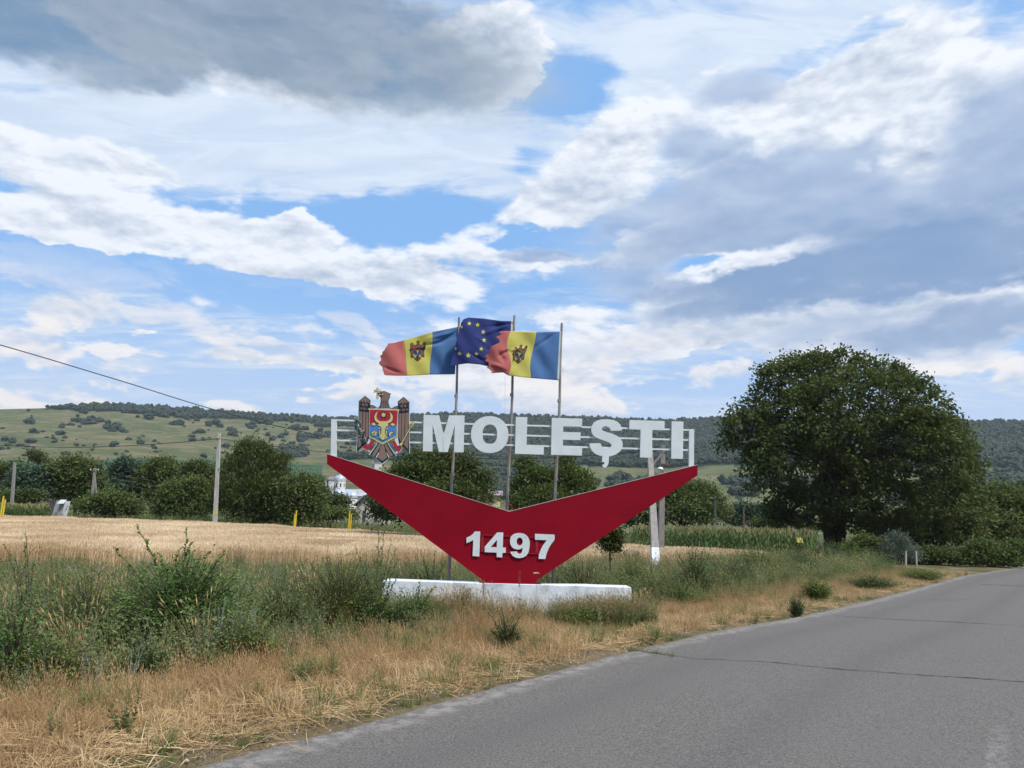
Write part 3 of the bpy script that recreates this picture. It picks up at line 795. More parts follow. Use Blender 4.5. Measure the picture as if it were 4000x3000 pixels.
BOLT = solid('bolt grey', (0.16, 0.15, 0.15), None, 9, 0.5)
for nm, loops, bolts in DIG:
    L = MB(); L.plate([xz(lp, cC, SY-.045) for lp in loops], SY-0.028, SY-0.022)
    o = spart(L, nm, WHITE)
    for b in bolts:
        x, z = xz([b], cC, SY-.045)[0]; B = MB()
        B.tube([(x, SY-0.032, z), (x, SY-0.001, z)], 0.0065, 6); spart(B, 'bolt', BOLT, parent=o)
def bar(p, q, w, y0, y1, name, f=cC):
    L = MB(); a, b = xz([p, q], f, SY-.02)
    d = Vector((b[0]-a[0], b[1]-a[1])).normalized(); n_ = Vector((-d.y, d.x))*w/2
    L.plate([[(a[0]-n_.x, a[1]-n_.y), (b[0]-n_.x, b[1]-n_.y), (b[0]+n_.x, b[1]+n_.y), (a[0]+n_.x, a[1]+n_.y)]], y0, y1)
    spart(L, name, RED2)
bar((430, 242), (1620, 298), 0.016, SY-.020, SY-.010, 'holding_strip')
bar((430, 566), (1660, 622), 0.016, SY-.020, SY-.010, 'holding_strip')
bar((524, 262), (524, 560), 0.05, SY-.0095, SY-.001, 'holding_plate')
bar((1594, 312), (1594, 600), 0.05, SY-.0095, SY-.001, 'holding_plate')

# ------------------------------------------------------------------ coat of arms: layered painted sheets
BROWN = solid('brown enamel', (0.215, 0.145, 0.115), (0.18, 0.125, 0.10), 5, 0.5)
DARK = solid('dark outline enamel', (0.018, 0.017, 0.03), None, 5, 0.5)
GOLD = solid('yellow enamel', (0.56, 0.52, 0.20), (0.48, 0.45, 0.18), 5, 0.5)
EBLUE = solid('blue enamel', (0.075, 0.20, 0.48), (0.06, 0.17, 0.42), 5, 0.5)
ERED = solid('red enamel', (0.40, 0.015, 0.05), (0.34, 0.012, 0.04), 5, 0.5)
EGREEN = solid('dark teal enamel', (0.03, 0.075, 0.10), (0.02, 0.05, 0.05), 5, 0.5)
EPALE = solid('pale edge enamel', (0.52, 0.60, 0.58), None, 5, 0.5)
AM = [BROWN, DARK, GOLD, EBLUE, ERED, EGREEN, EPALE, WHITE]
bR, bD, bG, bB, bE, bN, bP, bW = range(8)
arms = empty('coat_of_arms'); arms.parent = sign
AY = 13.965
class Plates:
    def __init__(s): s.L = MB()
    def p(s, pts, lay, mi, sm=0, hole=None):
        if sm: pts = smooth_loop(pts, sm)
        loops = [xz(pts, cE, AY)] + ([xz(h, cE, AY) for h in hole] if hole else [])
        s.L.plate(loops, AY - 0.005*lay, AY - 0.005*lay + 0.0045, mi); return s
    def line(s, pts, w, lay, mi):
        for a, b in zip(pts[:-1], pts[1:]):
            d = Vector((b[0]-a[0], b[1]-a[1])); d.normalize(); n_ = Vector((-d.y, d.x))*w/2; e = d*w*.3
            s.p([(a[0]-n_.x-e.x, a[1]-n_.y-e.y), (b[0]-n_.x+e.x, b[1]-n_.y+e.y), (b[0]+n_.x+e.x, b[1]+n_.y+e.y), (a[0]+n_.x-e.x, a[1]+n_.y-e.y)], lay, mi)
        return s
    def done(s, name, **kw): return spart(s.L, name, AM, parent=arms, **kw)
mir = lambda pts: [(1390 - x - (y-400)*0.045, y+20) for x, y in pts][::-1]
idt = lambda pts: pts
for fn in (idt, mir):
    P_ = Plates()
    P_.p(fn([(228, 395), (350, 296), (458, 385), (450, 462), (500, 470), (585, 520), (430, 545), (425, 1030), (390, 1165), (350, 1195), (190, 1325), (212, 1000), (222, 700)]), 0, bP)
    P_.p(fn([(245, 400), (350, 308), (447, 388), (440, 468), (500, 478), (575, 524), (425, 540), (415, 1030), (380, 1160), (345, 1185), (205, 1310), (222, 1000), (238, 700)]), 1, bD)
    P_.p(fn([(262, 406), (350, 327), (430, 394), (424, 436), (402, 428), (385, 398), (368, 438), (346, 428), (330, 385), (310, 430), (284, 400), (264, 428)]), 2, bR)
    for cx, cy, r in ((316, 466, 24), (376, 470, 24), (270, 455, 10), (284, 534, 20), (342, 540, 24), (396, 542, 13)):
        P_.p(fn(ell(cx, cy, r, r*1.12, 12)), 2, bR); P_.line(fn([(cx, cy-r*.7), (cx, cy+r*.7)]), 6, 3, bD)
    P_.p(fn([(250, 585), (302, 592), (298, 1175), (232, 1245), (228, 1000)]), 2, bR)
    P_.p(fn([(313, 595), (362, 600), (352, 1130), (309, 1168)]), 2, bR)
    P_.p(fn([(373, 605), (414, 605), (409, 1020), (362, 1118)]), 2, bR)
    P_.p(fn([(452, 482), (502, 492), (556, 521), (440, 527)]), 2, bR)
    P_.done('wing')
P_ = Plates()
P_.p([(632, 222), (705, 215), (832, 272), (796, 290), (808, 315), (797, 345), (782, 372), (776, 425), (800, 500), (828, 532), (565, 532), (615, 480), (628, 400), (626, 335), (596, 305), (566, 268), (572, 250), (612, 246)], 0, bP)
P_.p([(636, 228), (703, 222), (818, 272), (788, 288), (800, 312), (790, 342), (775, 372), (769, 425), (792, 500), (820, 534), (575, 534), (620, 482), (636, 400), (633, 330), (600, 296), (574, 264), (578, 252), (618, 250)], 1, bD)
P_.p([(642, 236), (702, 230), (790, 268), (778, 286), (790, 310), (780, 340), (766, 370), (760, 428), (782, 498), (804, 526), (592, 526), (630, 484), (644, 400), (642, 330), (668, 314), (684, 292), (668, 262), (622, 256)], 2, bR)
P_.p([(575, 256), (650, 264), (676, 288), (660, 310), (638, 298), (602, 290)], 3, bE)
P_.p([(600, 278), (640, 284), (636, 294), (606, 288)], 4, bW)
P_.p(ell(668, 283, 13, 13, 12), 4, bG)
for a, b in (((658, 400), (626, 515)), ((683, 395), (676, 515)), ((712, 395), (722, 515)), ((738, 400), (768, 515))): P_.line([a, b], 7, 3, bD)
P_.done('head')
P_ = Plates()
P_.line([(570, 178), (570, 345)], 15, 2, bG).line([(524, 217), (620, 220)], 14, 3, bG)
P_.p([(548, 167), (598, 168), (580, 190), (562, 190)], 3, bG); P_.p([(517, 194), (535, 208), (535, 228), (517, 244)], 3, bG)
P_.p([(629, 200), (611, 211), (611, 230), (628, 246)], 3, bG); P_.p([(543, 333), (598, 338), (570, 364)], 3, bG)
P_.p([(540, 160), (606, 161), (586, 200), (634, 192), (634, 252), (590, 236), (588, 330), (606, 332), (570, 374), (534, 328), (554, 330), (556, 236), (510, 252), (510, 188), (556, 200)], 0, bP)
P_.done('cross')
P_ = Plates()
P_.p([(596, 1120), (744, 1125), (918, 1386), (785, 1435), (660, 1538), (540, 1438), (415, 1360)], 0, bP)
P_.p([(600, 1130), (738, 1135), (898, 1386), (780, 1425), (658, 1517), (548, 1428), (438, 1366)], 1, bD)
P_.p([(664, 1150), (692, 1200), (748, 1418), (660, 1482), (575, 1415), (640, 1200)], 2, bR)
P_.p([(608, 1150), (638, 1155), (624, 1230), (520, 1402), (470, 1378)], 2, bR)
P_.p([(696, 1155), (728, 1155), (856, 1382), (800, 1404), (716, 1240)], 2, bR)
P_.p([(596, 1322), (604, 1330), (562, 1420), (545, 1412)], 3, bW); P_.p([(738, 1330), (744, 1326), (792, 1412), (776, 1420)], 3, bW)
P_.done('tail')
P_ = Plates()
P_.p([(395, 1060), (425, 1036), (500, 1080), (440, 1170), (393, 1168)], 0, bW)
P_.p([(455, 1065), (548, 1105), (510, 1138), (442, 1110)], 1, bR)
P_.p([(456, 1112), (524, 1134), (425, 1262), (405, 1290), (342, 1258), (324, 1200), (375, 1176), (402, 1196)], 2, bE)
P_.p([(386, 1288), (446, 1286), (440, 1326)], 3, bG)
P_.line([(330, 1262), (400, 1305), (440, 1335)], 9, 0, bP)
P_.done('claw')
P_ = Plates()
P_.p([(868, 1080), (935, 1040), (990, 1195), (935, 1205)], 0, bW)
P_.p([(793, 1110), (880, 1078), (888, 1112), (832, 1136)], 1, bR)
P_.p([(830, 1132), (888, 1112), (935, 1205), (988, 1200), (1010, 1250), (962, 1310), (925, 1288)], 2, bE)
P_.p([(905, 1298), (948, 1324), (903, 1362)], 3, bW)
P_.line([(1018, 1250), (968, 1322)], 9, 0, bP)
P_.done('claw')
P_ = Plates()
P_.p([(410, 533), (972, 550), (968, 572), (948, 578), (934, 1034), (668, 1182), (424, 1044), (430, 556), (412, 552)], 3, bG)
P_.p([(443, 556), (938, 573), (925, 834), (438, 818)], 4, bE)
P_.p([(438, 818), (925, 834), (916, 1018), (668, 1146), (436, 1012)], 4, bB)
bull = [(588, 590), (548, 618), (520, 680), (525, 735), (555, 778), (604, 800), (590, 842), (630, 862), (650, 900), (645, 980), (612, 1030), (602, 1062), (640, 1085), (680, 1102), (720, 1086), (748, 1060), (740, 1030), (712, 990), (712, 920), (730, 865), (772, 848), (764, 805), (820, 780), (852, 735), (854, 672), (828, 625), (790, 598), (806, 635), (813, 680), (806, 722), (780, 752), (735, 768), (690, 764), (640, 768), (600, 757), (570, 728), (557, 690), (566, 640)]
c_ = (686, 840)
P_.p([(c_[0]+(x-c_[0])*1.055, c_[1]+(y-c_[1])*1.035) for x, y in bull], 5, bD)
P_.p(bull, 6, bG)
P_.p(ell(632, 1060, 12, 7, 10), 7, bD); P_.p(ell(712, 1062, 12, 7, 10), 7, bD)
P_.p([(c[0], c[1]) for k in range(16) for c in [(686 + (78 if k % 2 == 0 else 38)*math.sin(k*math.pi/8+.39), 650 - (78 if k % 2 == 0 else 38)*math.cos(k*math.pi/8+.39))]], 5, bD)
P_.p([(686 + (47 if k % 2 == 0 else 28)*math.sin(k*math.pi/8), 652 - (47 if k % 2 == 0 else 28)*math.cos(k*math.pi/8)) for k in range(16)], 6, bG)
for q in ([(460, 818), (512, 787), (555, 822), (515, 850)], [(806, 820), (850, 797), (899, 828), (855, 857)]):
    cx, cy = sum(a for a, _ in q)/4, sum(b for _, b in q)/4
    P_.p([(cx+(a-cx)*1.25, cy+(b-cy)*1.3) for a, b in q], 5, bD); P_.p(q, 6, bG)
P_.p([(520 + (60 if k % 2 == 0 else 46)*math.sin(k*math.pi/5), 984 - (60 if k % 2 == 0 else 46)*math.cos(k*math.pi/5)) for k in range(10)], 5, bD)
for k in range(5): P_.p(ell(520+32*math.sin(k*2*math.pi/5), 984-32*math.cos(k*2*math.pi/5), 19, 19, 10), 6, bG)
P_.p(ell(520, 984, 18, 18, 12), 7, bD); P_.p(ell(520, 984, 11, 11, 10), 8, bG)
cr = [(872, 975), (832, 950), (792, 970), (782, 1010), (804, 1048), (812, 1010), (836, 984)]
P_.p([(826+(x-826)*1.3, 995+(y-995)*1.2) for x, y in cr], 5, bD); P_.p(cr, 6, bG)
for q in ([(603, 925), (628, 930), (624, 1012), (606, 1006)], [(730, 932), (753, 935), (745, 1016), (727, 1012)]):
    cx, cy = sum(a for a, _ in q)/4, sum(b for _, b in q)/4
    P_.p([(cx+(a-cx)*1.6, cy+(b-cy)*1.15) for a, b in q], 5, bD); P_.p(q, 7, bG)
P_.p(ell(608, 893, 11, 11, 10), 7, bW); P_.p(ell(750, 896, 11, 11, 10), 7, bW)
P_.done('shield')
P_ = Plates()
P_.line([(215, 790), (275, 930), (385, 1165)], 12, 3, bG)
for k, (cx, cy, an) in enumerate(((185, 730, 60), (215, 760, 20), (200, 800, 70), (240, 780, -10), (205, 860, 20), (195, 900, 40), (240, 880, 70), (265, 850, 100), (250, 940, 60), (300, 960, 120), (260, 1000, 20), (330, 980, 100), (270, 1030, 10), (320, 1030, 60), (310, 1110, 30), (350, 1090, 80), (395, 1100, 110), (330, 1150, 10), (380, 1130, 60))):
    a_ = R(an); pts = [(cx+math.cos(a_)*u*30-math.sin(a_)*v*13, cy+math.sin(a_)*u*30+math.cos(a_)*v*13) for u, v in ((-1, 0), (-.3, 1), (1, 0), (-.3, -1))]
    P_.p([(cx+(x-cx)*1.5, cy+(y-cy)*1.6) for x, y in pts], 4, bP if k % 3 == 0 else bD); P_.p(pts, 5, bN)
P_.done('oak_branch')
P_ = Plates()
P_.line([(1000, 1185), (1180, 860)], 15, 4, bG); P_.p([(985, 1160), (1012, 1150), (1030, 1185), (1000, 1205), (975, 1190)], 5, bG)
P_.p([(1150, 870), (1155, 800), (1200, 765), (1212, 760), (1232, 790), (1228, 840), (1185, 885)], 4, bG)
P_.line([(1170, 860), (1210, 780)], 6, 5, bD).line([(1158, 822), (1222, 834)], 5, 5, bD)
P_.line([(1012, 1190), (1196, 872)], 8, 3, bD)
P_.done('sceptre')

# ------------------------------------------------------------------ plinth
L = MB()
bm = bmesh.new()
pl, pr_ = at(1494, 2300, 13.74)[0], at(2467, 2300, 13.74)[0]
bmesh.ops.create_grid(bm, x_segments=1, y_segments=1, size=0.5)
bm.clear()
nx, ny, nz = 46, 6, 8
def pl_pt(i, j, k):
    x = pl + (pr_-pl)*i/nx; y = 13.74 + 0.60*j/ny; z = -0.12 + (0.652+0.12)*k/nz
    q = Vector((x*2.3, y*2.3, z*2.3)); d = 0.012
    return Vector((x + d*mnoise.noise(q), y + d*mnoise.noise(q+Vector((7, 0, 0))), z + (d*.4*mnoise.noise(q+Vector((0, 9, 0))) if k == nz else 0)))
vm = {}
def V_(i, j, k):
    if (i, j, k) not in vm: vm[(i, j, k)] = bm.verts.new(pl_pt(i, j, k))
    return vm[(i, j, k)]
for i in range(nx):
    for k in range(nz):
        bm.faces.new((V_(i, 0, k), V_(i+1, 0, k), V_(i+1, 0, k+1), V_(i, 0, k+1))); bm.faces.new((V_(i+1, ny, k), V_(i, ny, k), V_(i, ny, k+1), V_(i+1, ny, k+1)))
    for j in range(ny):
        bm.faces.new((V_(i, j, nz), V_(i+1, j, nz), V_(i+1, j+1, nz), V_(i, j+1, nz)))
for j in range(ny):
    for k in range(nz):
        bm.faces.new((V_(0, j+1, k), V_(0, j, k), V_(0, j, k+1), V_(0, j+1, k+1))); bm.faces.new((V_(nx, j, k), V_(nx, j+1, k), V_(nx, j+1, k+1), V_(nx, j, k+1)))
me = bpy.data.meshes.new('plinth'); bm.to_mesh(me); bm.free(); me.materials.append(LIME)
add('plinth', me, label='long low whitewashed concrete plinth under the red V', cat='plinth')

# ------------------------------------------------------------------ flagpoles and flags
PY = 14.5
def pole(pb, pt, r0, r1, label):
    b, t = Vector(at(*pb, PY)), Vector(at(*pt, PY))
    d = (t-b); b = b - d*(b.z/d.z)
    root = empty('flagpole', b, label=label, cat='flagpole', group='flagpoles behind the village sign')
    n = 7; pts = [(t-b)*k/n + Vector((0.012*math.sin(k*1.7), 0, 0)) for k in range(n+1)]
    L = MB(); L.tube(pts, [r0+(r1-r0)*k/n for k in range(n+1)], 8); L.obj('pole', GALV, root)
    for f in (0.45, 0.72):
        c = (t-b)*f; L = MB(); L.tube([c-Vector((0, 0, .03)), c+Vector((0, 0, .03))], r0*1.12, 8); L.obj('pole_joint', GALV, root)
    return root, b, t
p1, b1, t1 = pole((1751, 2257), (1795, 1240), .034, .022, 'leftmost of the three grey steel flagpoles behind the sign')
p2, b2, t2 = pole((1972, 2260), (2011, 1232), .034, .023, 'middle and tallest of the three steel flagpoles, flying the dark blue flag')
p3, b3, t3 = pole((2158, 2264), (2196, 1262), .034, .024, 'rightmost of the three steel flagpoles, flying the torn striped flag')
def fabric(name, col, sh=0.85):
    m, n = new_mat(name)
    tc_ = n.new('ShaderNodeTexCoord').outputs['Object']
    c = n.mix(n.rng(n.noise(tc_, 2.5, 4, 0.5), 0.35, 0.7), col, tuple(x*sh for x in col))
    d = n.new('ShaderNodeBsdfPrincipled'); n.put(d.inputs['Base Color'], c); d.inputs['Roughness'].default_value = 0.8; d.inputs['Specular IOR Level'].default_value = 0.1
    t = n.new('ShaderNodeBsdfTranslucent'); n.put(t.inputs[0], c)
    mx = n.new('ShaderNodeMixShader'); mx.inputs[0].default_value = 0.42
    m.node_tree.links.new(d.outputs[0], mx.inputs[1]); m.node_tree.links.new(t.outputs[0], mx.inputs[2])
    return finish(m, n, mx.outputs[0])
FBL, FYE, FRE = fabric('blue flag cloth', (0.12, 0.25, 0.50)), fabric('yellow flag cloth', (0.66, 0.62, 0.17)), fabric('red flag cloth', (0.62, 0.20, 0.19))
FEU, FST, FHE = fabric('dark blue flag cloth', (0.055, 0.075, 0.26)), fabric('star yellow', (0.85, 0.80, 0.15)), fabric('hem white', (0.70, 0.74, 0.74))
FBR, FDK = fabric('print brown', (0.24, 0.15, 0.10)), fabric('print dark', (0.04, 0.03, 0.03))
FR2, FB2 = fabric('print red', (0.45, 0.07, 0.05)), fabric('print blue', (0.03, 0.08, 0.25))
def flag_surface(Yh, Yf, x0, x1, amp, ph, crease):
    """depth of the cloth at photograph x, y: hoist at x0, fly at x1, with creases"""
    def f(px, py):
        u = (px-x0)/(x1-x0)
        y = Yh + (Yf-Yh)*u
        y += amp*math.sin(u*7.5+ph+py*0.012)*min(1, max(0, u*4)) + amp*.35*math.sin(u*19+py*0.05+ph)*min(1, max(0, u*4))
        for (cx, cy, an, wd, ln, dp) in crease:
            dx, dy = px-cx, py-cy; c, s = math.cos(R(an)), math.sin(R(an))
            a, b = dx*c+dy*s, -dx*s+dy*c
            y += dp*math.exp(-(b/wd)**2 - (a/ln)**2)
        return y
    return f
def make_flag(label, root_loc, cols, bands, surf, jag=0.0, seed=1, hoist_hem=None):
    """cols: (u, top(px), bottom(px), bow) in zoom pixels; bands: list of (u_end, material)"""
    root = empty('flag', root_loc, label=label, cat='flag', group='flags flying over the village sign')
    U = [c[0] for c in cols]
    def pos(u, v):
        tx = np.interp(u, U, [c[1][0] for c in cols]); ty = np.interp(u, U, [c[1][1] for c in cols])
        bx = np.interp(u, U, [c[2][0] for c in cols]); by = np.interp(u, U, [c[2][1] for c in cols])
        bow = np.interp(u, U, [c[3] for c in cols]); w = np.interp(u, U, [c[4] if len(c) > 4 else 0 for c in cols])
        x = tx+(bx-tx)*v + bow*math.sin(math.pi*v) + w*math.sin(2*math.pi*v); y = ty+(by-ty)*v
        if u > 0.72:
            x += (u-0.72)/0.28*jag*(mnoise.fractal(Vector((v*9, seed, 0)), 0.8, 2.0, 4)*1.0)
        return c3(x, y)
    us_ = sorted(set([round(x, 4) for x in np.linspace(0, 1, 61)] + [b[0] for b in bands]))
    nv = 40
    u0 = 0
    for ue, nm, mt in bands:
        uu = [u for u in us_ if u0-1e-6 <= u <= ue+1e-6]
        vs = []
        for u in uu:
            for k in range(nv+1):
                px, py = pos(u, k/nv); P3 = Vector(at(px, py, surf(px, py)))
                vs.append(P3 - Vector(root_loc))
        L = MB(); L.raw(vs, [(a*(nv+1)+k, (a+1)*(nv+1)+k, (a+1)*(nv+1)+k+1, a*(nv+1)+k+1) for a in range(len(uu)-1) for k in range(nv)])
        o = L.obj(nm, mt, root, smooth=True)
        sm = o.modifiers.new('thickness', 'SOLIDIFY'); sm.thickness = 0.002; sm.offset = 1
        u0 = ue
    return root
def decal(parent, root_loc, name, polys, surf, f=c3, off=0.008):
    """printed shapes: (points, layer, material index)"""
    L = MB(); mats = []
    from mathutils.geometry import tessellate_polygon
    for pts, lay, mt in polys:
        if mt not in mats: mats.append(mt)
        P2 = [f(*p) for p in pts]
        t3 = tessellate_polygon([[Vector((a, b, 0)) for a, b in P2]])
        V3 = [Vector(at(a, b, surf(a, b) - off - 0.0015*lay)) - Vector(root_loc) for a, b in P2]
        L.raw(V3, [tuple(t) for t in t3], mats.index(mt))
    return L.obj(name, mats, parent)
fA = crop(1480, 1280, 0.15371); fB = crop(1880, 1270, 0.15371)
# left striped flag
s1 = flag_surface(PY, PY-0.30, 1787, 1490, 0.035, 0.4, [(1745, 1325, 160, 7, 45, .035), (1700, 1342, 172, 6, 40, .03), (1530, 1445, 20, 5, 35, .03), (1760, 1310, 150, 5, 30, .03), (1720, 1310, 165, 5, 40, -.03)])
f1 = make_flag('left blue, yellow and red striped flag with an eagle, streaming left from the left pole', tuple(at(1787, 1370, PY)),
    [(0, (935, 212), (905, 725), 0), (.36, (660, 268), (632, 728), 3, 6), (.70, (345, 358), (385, 740), 4), (.85, (250, 385), (270, 740), -40), (1, (190, 392), (165, 735), -82)],
    [(.36, 'blue_band', FBL), (.70, 'yellow_band', FYE), (1, 'red_band', FRE)], s1, 26, 2.2)
emb = lambda S: [
    (S([(800, 400), (830, 378), (880, 395), (885, 440), (950, 430), (965, 410), (955, 340), (1000, 325), (1055, 335), (1030, 350), (1035, 420), (1060, 435), (1115, 430), (1125, 375), (1165, 358), (1210, 405), (1185, 450), (1185, 520), (1150, 600), (1155, 745), (1100, 735), (1050, 800), (985, 855), (920, 800), (880, 745), (820, 770), (800, 600), (760, 545), (795, 560)]), 0, FDK),
    (S([(812, 405), (840, 388), (872, 402), (875, 450), (960, 440), (975, 410), (965, 350), (1000, 335), (1030, 340), (1022, 350), (1028, 430), (1120, 440), (1132, 385), (1165, 368), (1198, 408), (1175, 450), (1172, 520), (1138, 600), (1142, 725), (1095, 720), (1040, 790), (985, 840), (930, 790), (885, 730), (832, 750), (812, 600)]), 1, FBR),
    (S([(870, 445), (1118, 450), (1100, 560), (860, 550)]), 2, FR2),
    (S([(862, 552), (1098, 560), (1080, 650), (985, 690), (880, 650)]), 2, FB2),
    (S([(935, 490), (950, 540), (985, 560), (1040, 540), (1060, 490), (1050, 550), (1000, 600), (985, 680), (970, 600), (930, 550)]), 3, FYE),
    (S([(870, 680), (900, 665), (905, 720), (880, 730)]), 3, FYE), (S([(1010, 690), (1040, 690), (1085, 740), (1060, 765)]), 3, FYE), (S([(925, 700), (960, 690), (920, 780), (895, 740)]), 3, FYE),
    (S([(975, 700), (985, 690), (1000, 800), (960, 800)]), 3, FDK)]
decal(f1, tuple(at(1787, 1370, PY)), 'eagle_emblem', emb(lambda P_: P_), s1, fA)
# middle dark blue flag
s2 = flag_surface(PY, PY-0.34, 2006, 1765, 0.04, 2.0, [(1880, 1330, 35, 5, 28, -.03), (1960, 1270, 172, 5, 60, .03), (1870, 1400, 30, 6, 50, .03), (1930, 1290, 160, 5, 50, -.03), (1905, 1365, 28, 4, 30, .02)])
f2 = make_flag('dark blue flag with a ring of yellow stars, on the middle pole', tuple(at(2006, 1330, PY)),
    [(0, (1542, 145), (1520, 690), 0), (.05, (1512, 150), (1480, 690), 0), (.25, (1400, 148), (1380, 668), 0), (.4, (1210, 122), (1180, 620), 10), (.7, (1050, 111), (1040, 607), 5), (.84, (1000, 128), (940, 620), 0), (1, (968, 172), (846, 650), 4)],
    [(.05, 'hoist_hem', FHE), (1, 'blue_cloth', FEU)], s2, 5, 5.1)
stars = []
for cx, cy, r in ((1060, 176, 26), (1150, 191, 27), (1210, 266, 27), (1220, 356, 27), (1188, 450, 26), (1135, 506, 26), (1048, 521, 30), (955, 501, 27)):
    stars.append(([(cx + (r if k % 2 == 0 else r*.42)*math.sin(k*math.pi/5+.1), cy - (r if k % 2 == 0 else r*.42)*math.cos(k*math.pi/5+.1)) for k in range(10)], 0, FST))
for cx, cy, r in ((978, 214, 22), (912, 448, 22)):
    stars.append(([(cx + .65*(r if k % 2 == 0 else r*.42)*math.sin(k*math.pi/5+.3), cy - (r if k % 2 == 0 else r*.42)*math.cos(k*math.pi/5+.3)) for k in range(10)], 0, FST))
for st_ in stars: decal(f2, tuple(at(2006, 1330, PY)), 'star', [st_], s2, c3)
# right striped flag, torn
s3 = flag_surface(PY-.02, PY-0.42, 2192, 1905, 0.04, 1.0, [(2130, 1330, 145, 6, 45, .03), (2010, 1365, 175, 6, 40, -.03), (1960, 1395, 60, 9, 22, .06), (1945, 1430, 20, 8, 25, -.05), (1975, 1375, 150, 6, 25, .05), (2000, 1430, 120, 7, 30, .03)])
f3 = make_flag('right blue, yellow and red striped flag with a ragged torn red edge', tuple(at(2192, 1370, PY)),
    [(0, (2048, 258), (2030, 790), 0), (.05, (2036, 262), (2005, 788), 0), (.40, (1785, 270), (1726, 765), -22, 8), (.72, (1505, 258), (1482, 738), -8, -26), (.82, (1455, 256), (1420, 705), -50, 0), (1, (1418, 262), (1278, 712), -85, 18)],
    [(.05, 'hoist_hem', FHE), (.40, 'blue_band', FBL), (.72, 'yellow_band', FYE), (1, 'red_band', FRE)], s3, 60, 8.4)
def sk(P_):
    o = []
    for x, y in P_:
        u, v = (x-985)/230., (y-590)/265.
        o.append((965 + u*195 - v*40, 740 + v*245 - u*10 + 12*math.sin(u*5)))
    return o
decal(f3, tuple(at(2192, 1370, PY)), 'eagle_emblem', emb(sk), s3, fB)
# halyards
L = MB(); a, b = Vector(at(1973, 1465, PY-.2)), Vector(at(1969, 1960, PY-.1))
L.tube([a-b2, (a+b)/2 - b2 + Vector((.01, 0, 0)), b-b2], 0.0025, 4); L.obj('halyard', solid('grey cord', (.35, .35, .35)), p2)

# ------------------------------------------------------------------ utility poles and lines
def zg(x, y): return float(gh(x, y))
def sq_pole(L, b, t, w0, w1, mi=0):
    b, t = Vector(b), Vector(t)
    for k in range(2): pass
    L.raw([(b.x-w0, b.y-w0, b.z), (b.x+w0, b.y-w0, b.z), (b.x+w0, b.y+w0, b.z), (b.x-w0, b.y+w0, b.z), (t.x-w1, t.y-w1, t.z), (t.x+w1, t.y-w1, t.z), (t.x+w1, t.y+w1, t.z), (t.x-w1, t.y+w1, t.z)],
          [(0, 3, 2, 1), (4, 5, 6, 7), (0, 1, 5, 4), (1, 2, 6, 5), (2, 3, 7, 6), (3, 0, 4, 7)], mi)
INSU = solid('brown glazed insulator', (0.10, 0.05, 0.03), None, 5, 0.25, spec=.6)
GLASSW = solid('lamp white', (0.7, 0.72, 0.74), None, 5, 0.3)
STEEL = solid('dark steel', (0.09, 0.085, 0.08), (0.15, 0.10, 0.07), 15, 0.6)
# right: strut pole leaning on a straight pole
tB = Vector(at(2590, 1738, 37.0)); xB = tB.x
bB = Vector((at(2578, 2140, 37.0)[0], 37.0, zg(xB, 37)))
uB = empty('utility_pole', bB, label='weathered grey square concrete power pole with a white-footed strut, right of the sign', cat='utility pole')
L = MB(); sq_pole(L, (0, 0, -.3), tB-bB, .15, .105); L.obj('pole', CONC, uB)
bA = Vector((at(2562, 2235, 29.5)[0], 29.5, zg(at(2562, 2235, 29.5)[0], 29.5)))
tA = Vector(at(2535, 1690, 35.2))
def lerp(a, b, f): return a + (b-a)*f
cut = 0.158
L = MB(); sq_pole(L, lerp(bA, tA, cut)-bB, tA-bB, .150, .11); st_o = L.obj('strut', CONC, uB)
L = MB(); sq_pole(L, bA-bB+Vector((0, 0, -.3)), lerp(bA, tA, cut)-bB, .158, .151); L.obj('white_foot', LIME, uB, label='whitewashed foot of the strut')
L = MB(); L.box((-.05, -.05, -.62), (.05, .05, .62), rot=Matrix.Rotation(R(38), 3, 'Y'), at_=(lerp(tA, tB, .5) + Vector((0, -.2, -1.05)))-bB); L.obj('brace', CONC, uB)
top = tB-bB
for dz_, w in ((-.25, .5), (-1.0, .35)):
    L = MB(); L.box((top.x-w, top.y-.20, top.z+dz_-.03), (top.x+w, top.y-.13, top.z+dz_+.03)); ca = L.obj('crossarm', STEEL, uB)
    for sx in (-.85, .85):
        L = MB(); L.lathe([(0.0, .16), (.035, .15), (.05, .10), (.03, .07), (.05, .04), (.015, .0)], (top.x+sx*w, top.y-.165, top.z+dz_+.03), 8); L.obj('insulator', INSU, ca)
L = MB()
pts = [(top.x-.02, top.y-.15, top.z-1.75), (top.x-.08, top.y-.35, top.z-1.5), (top.x-.2, top.y-.6, top.z-1.28)]
L.tube(pts, .022, 6); la = L.obj('lamp_arm', STEEL, uB)
L = MB(); L.lathe([(0.0, .10), (.09, .08), (.15, .02), (.17, -.05), (.10, -.06), (0, -.06)], (pts[-1][0]-.08, pts[-1][1], pts[-1][2]), 12)
L.obj('lamp_head', GLASSW, la, smooth=True)
L = MB(); L.box((top.x-.16, top.y-.30, top.z-2.45), (top.x+.08, top.y-.16, top.z-2.05)); L.obj('meter_box', GLASSW, uB)
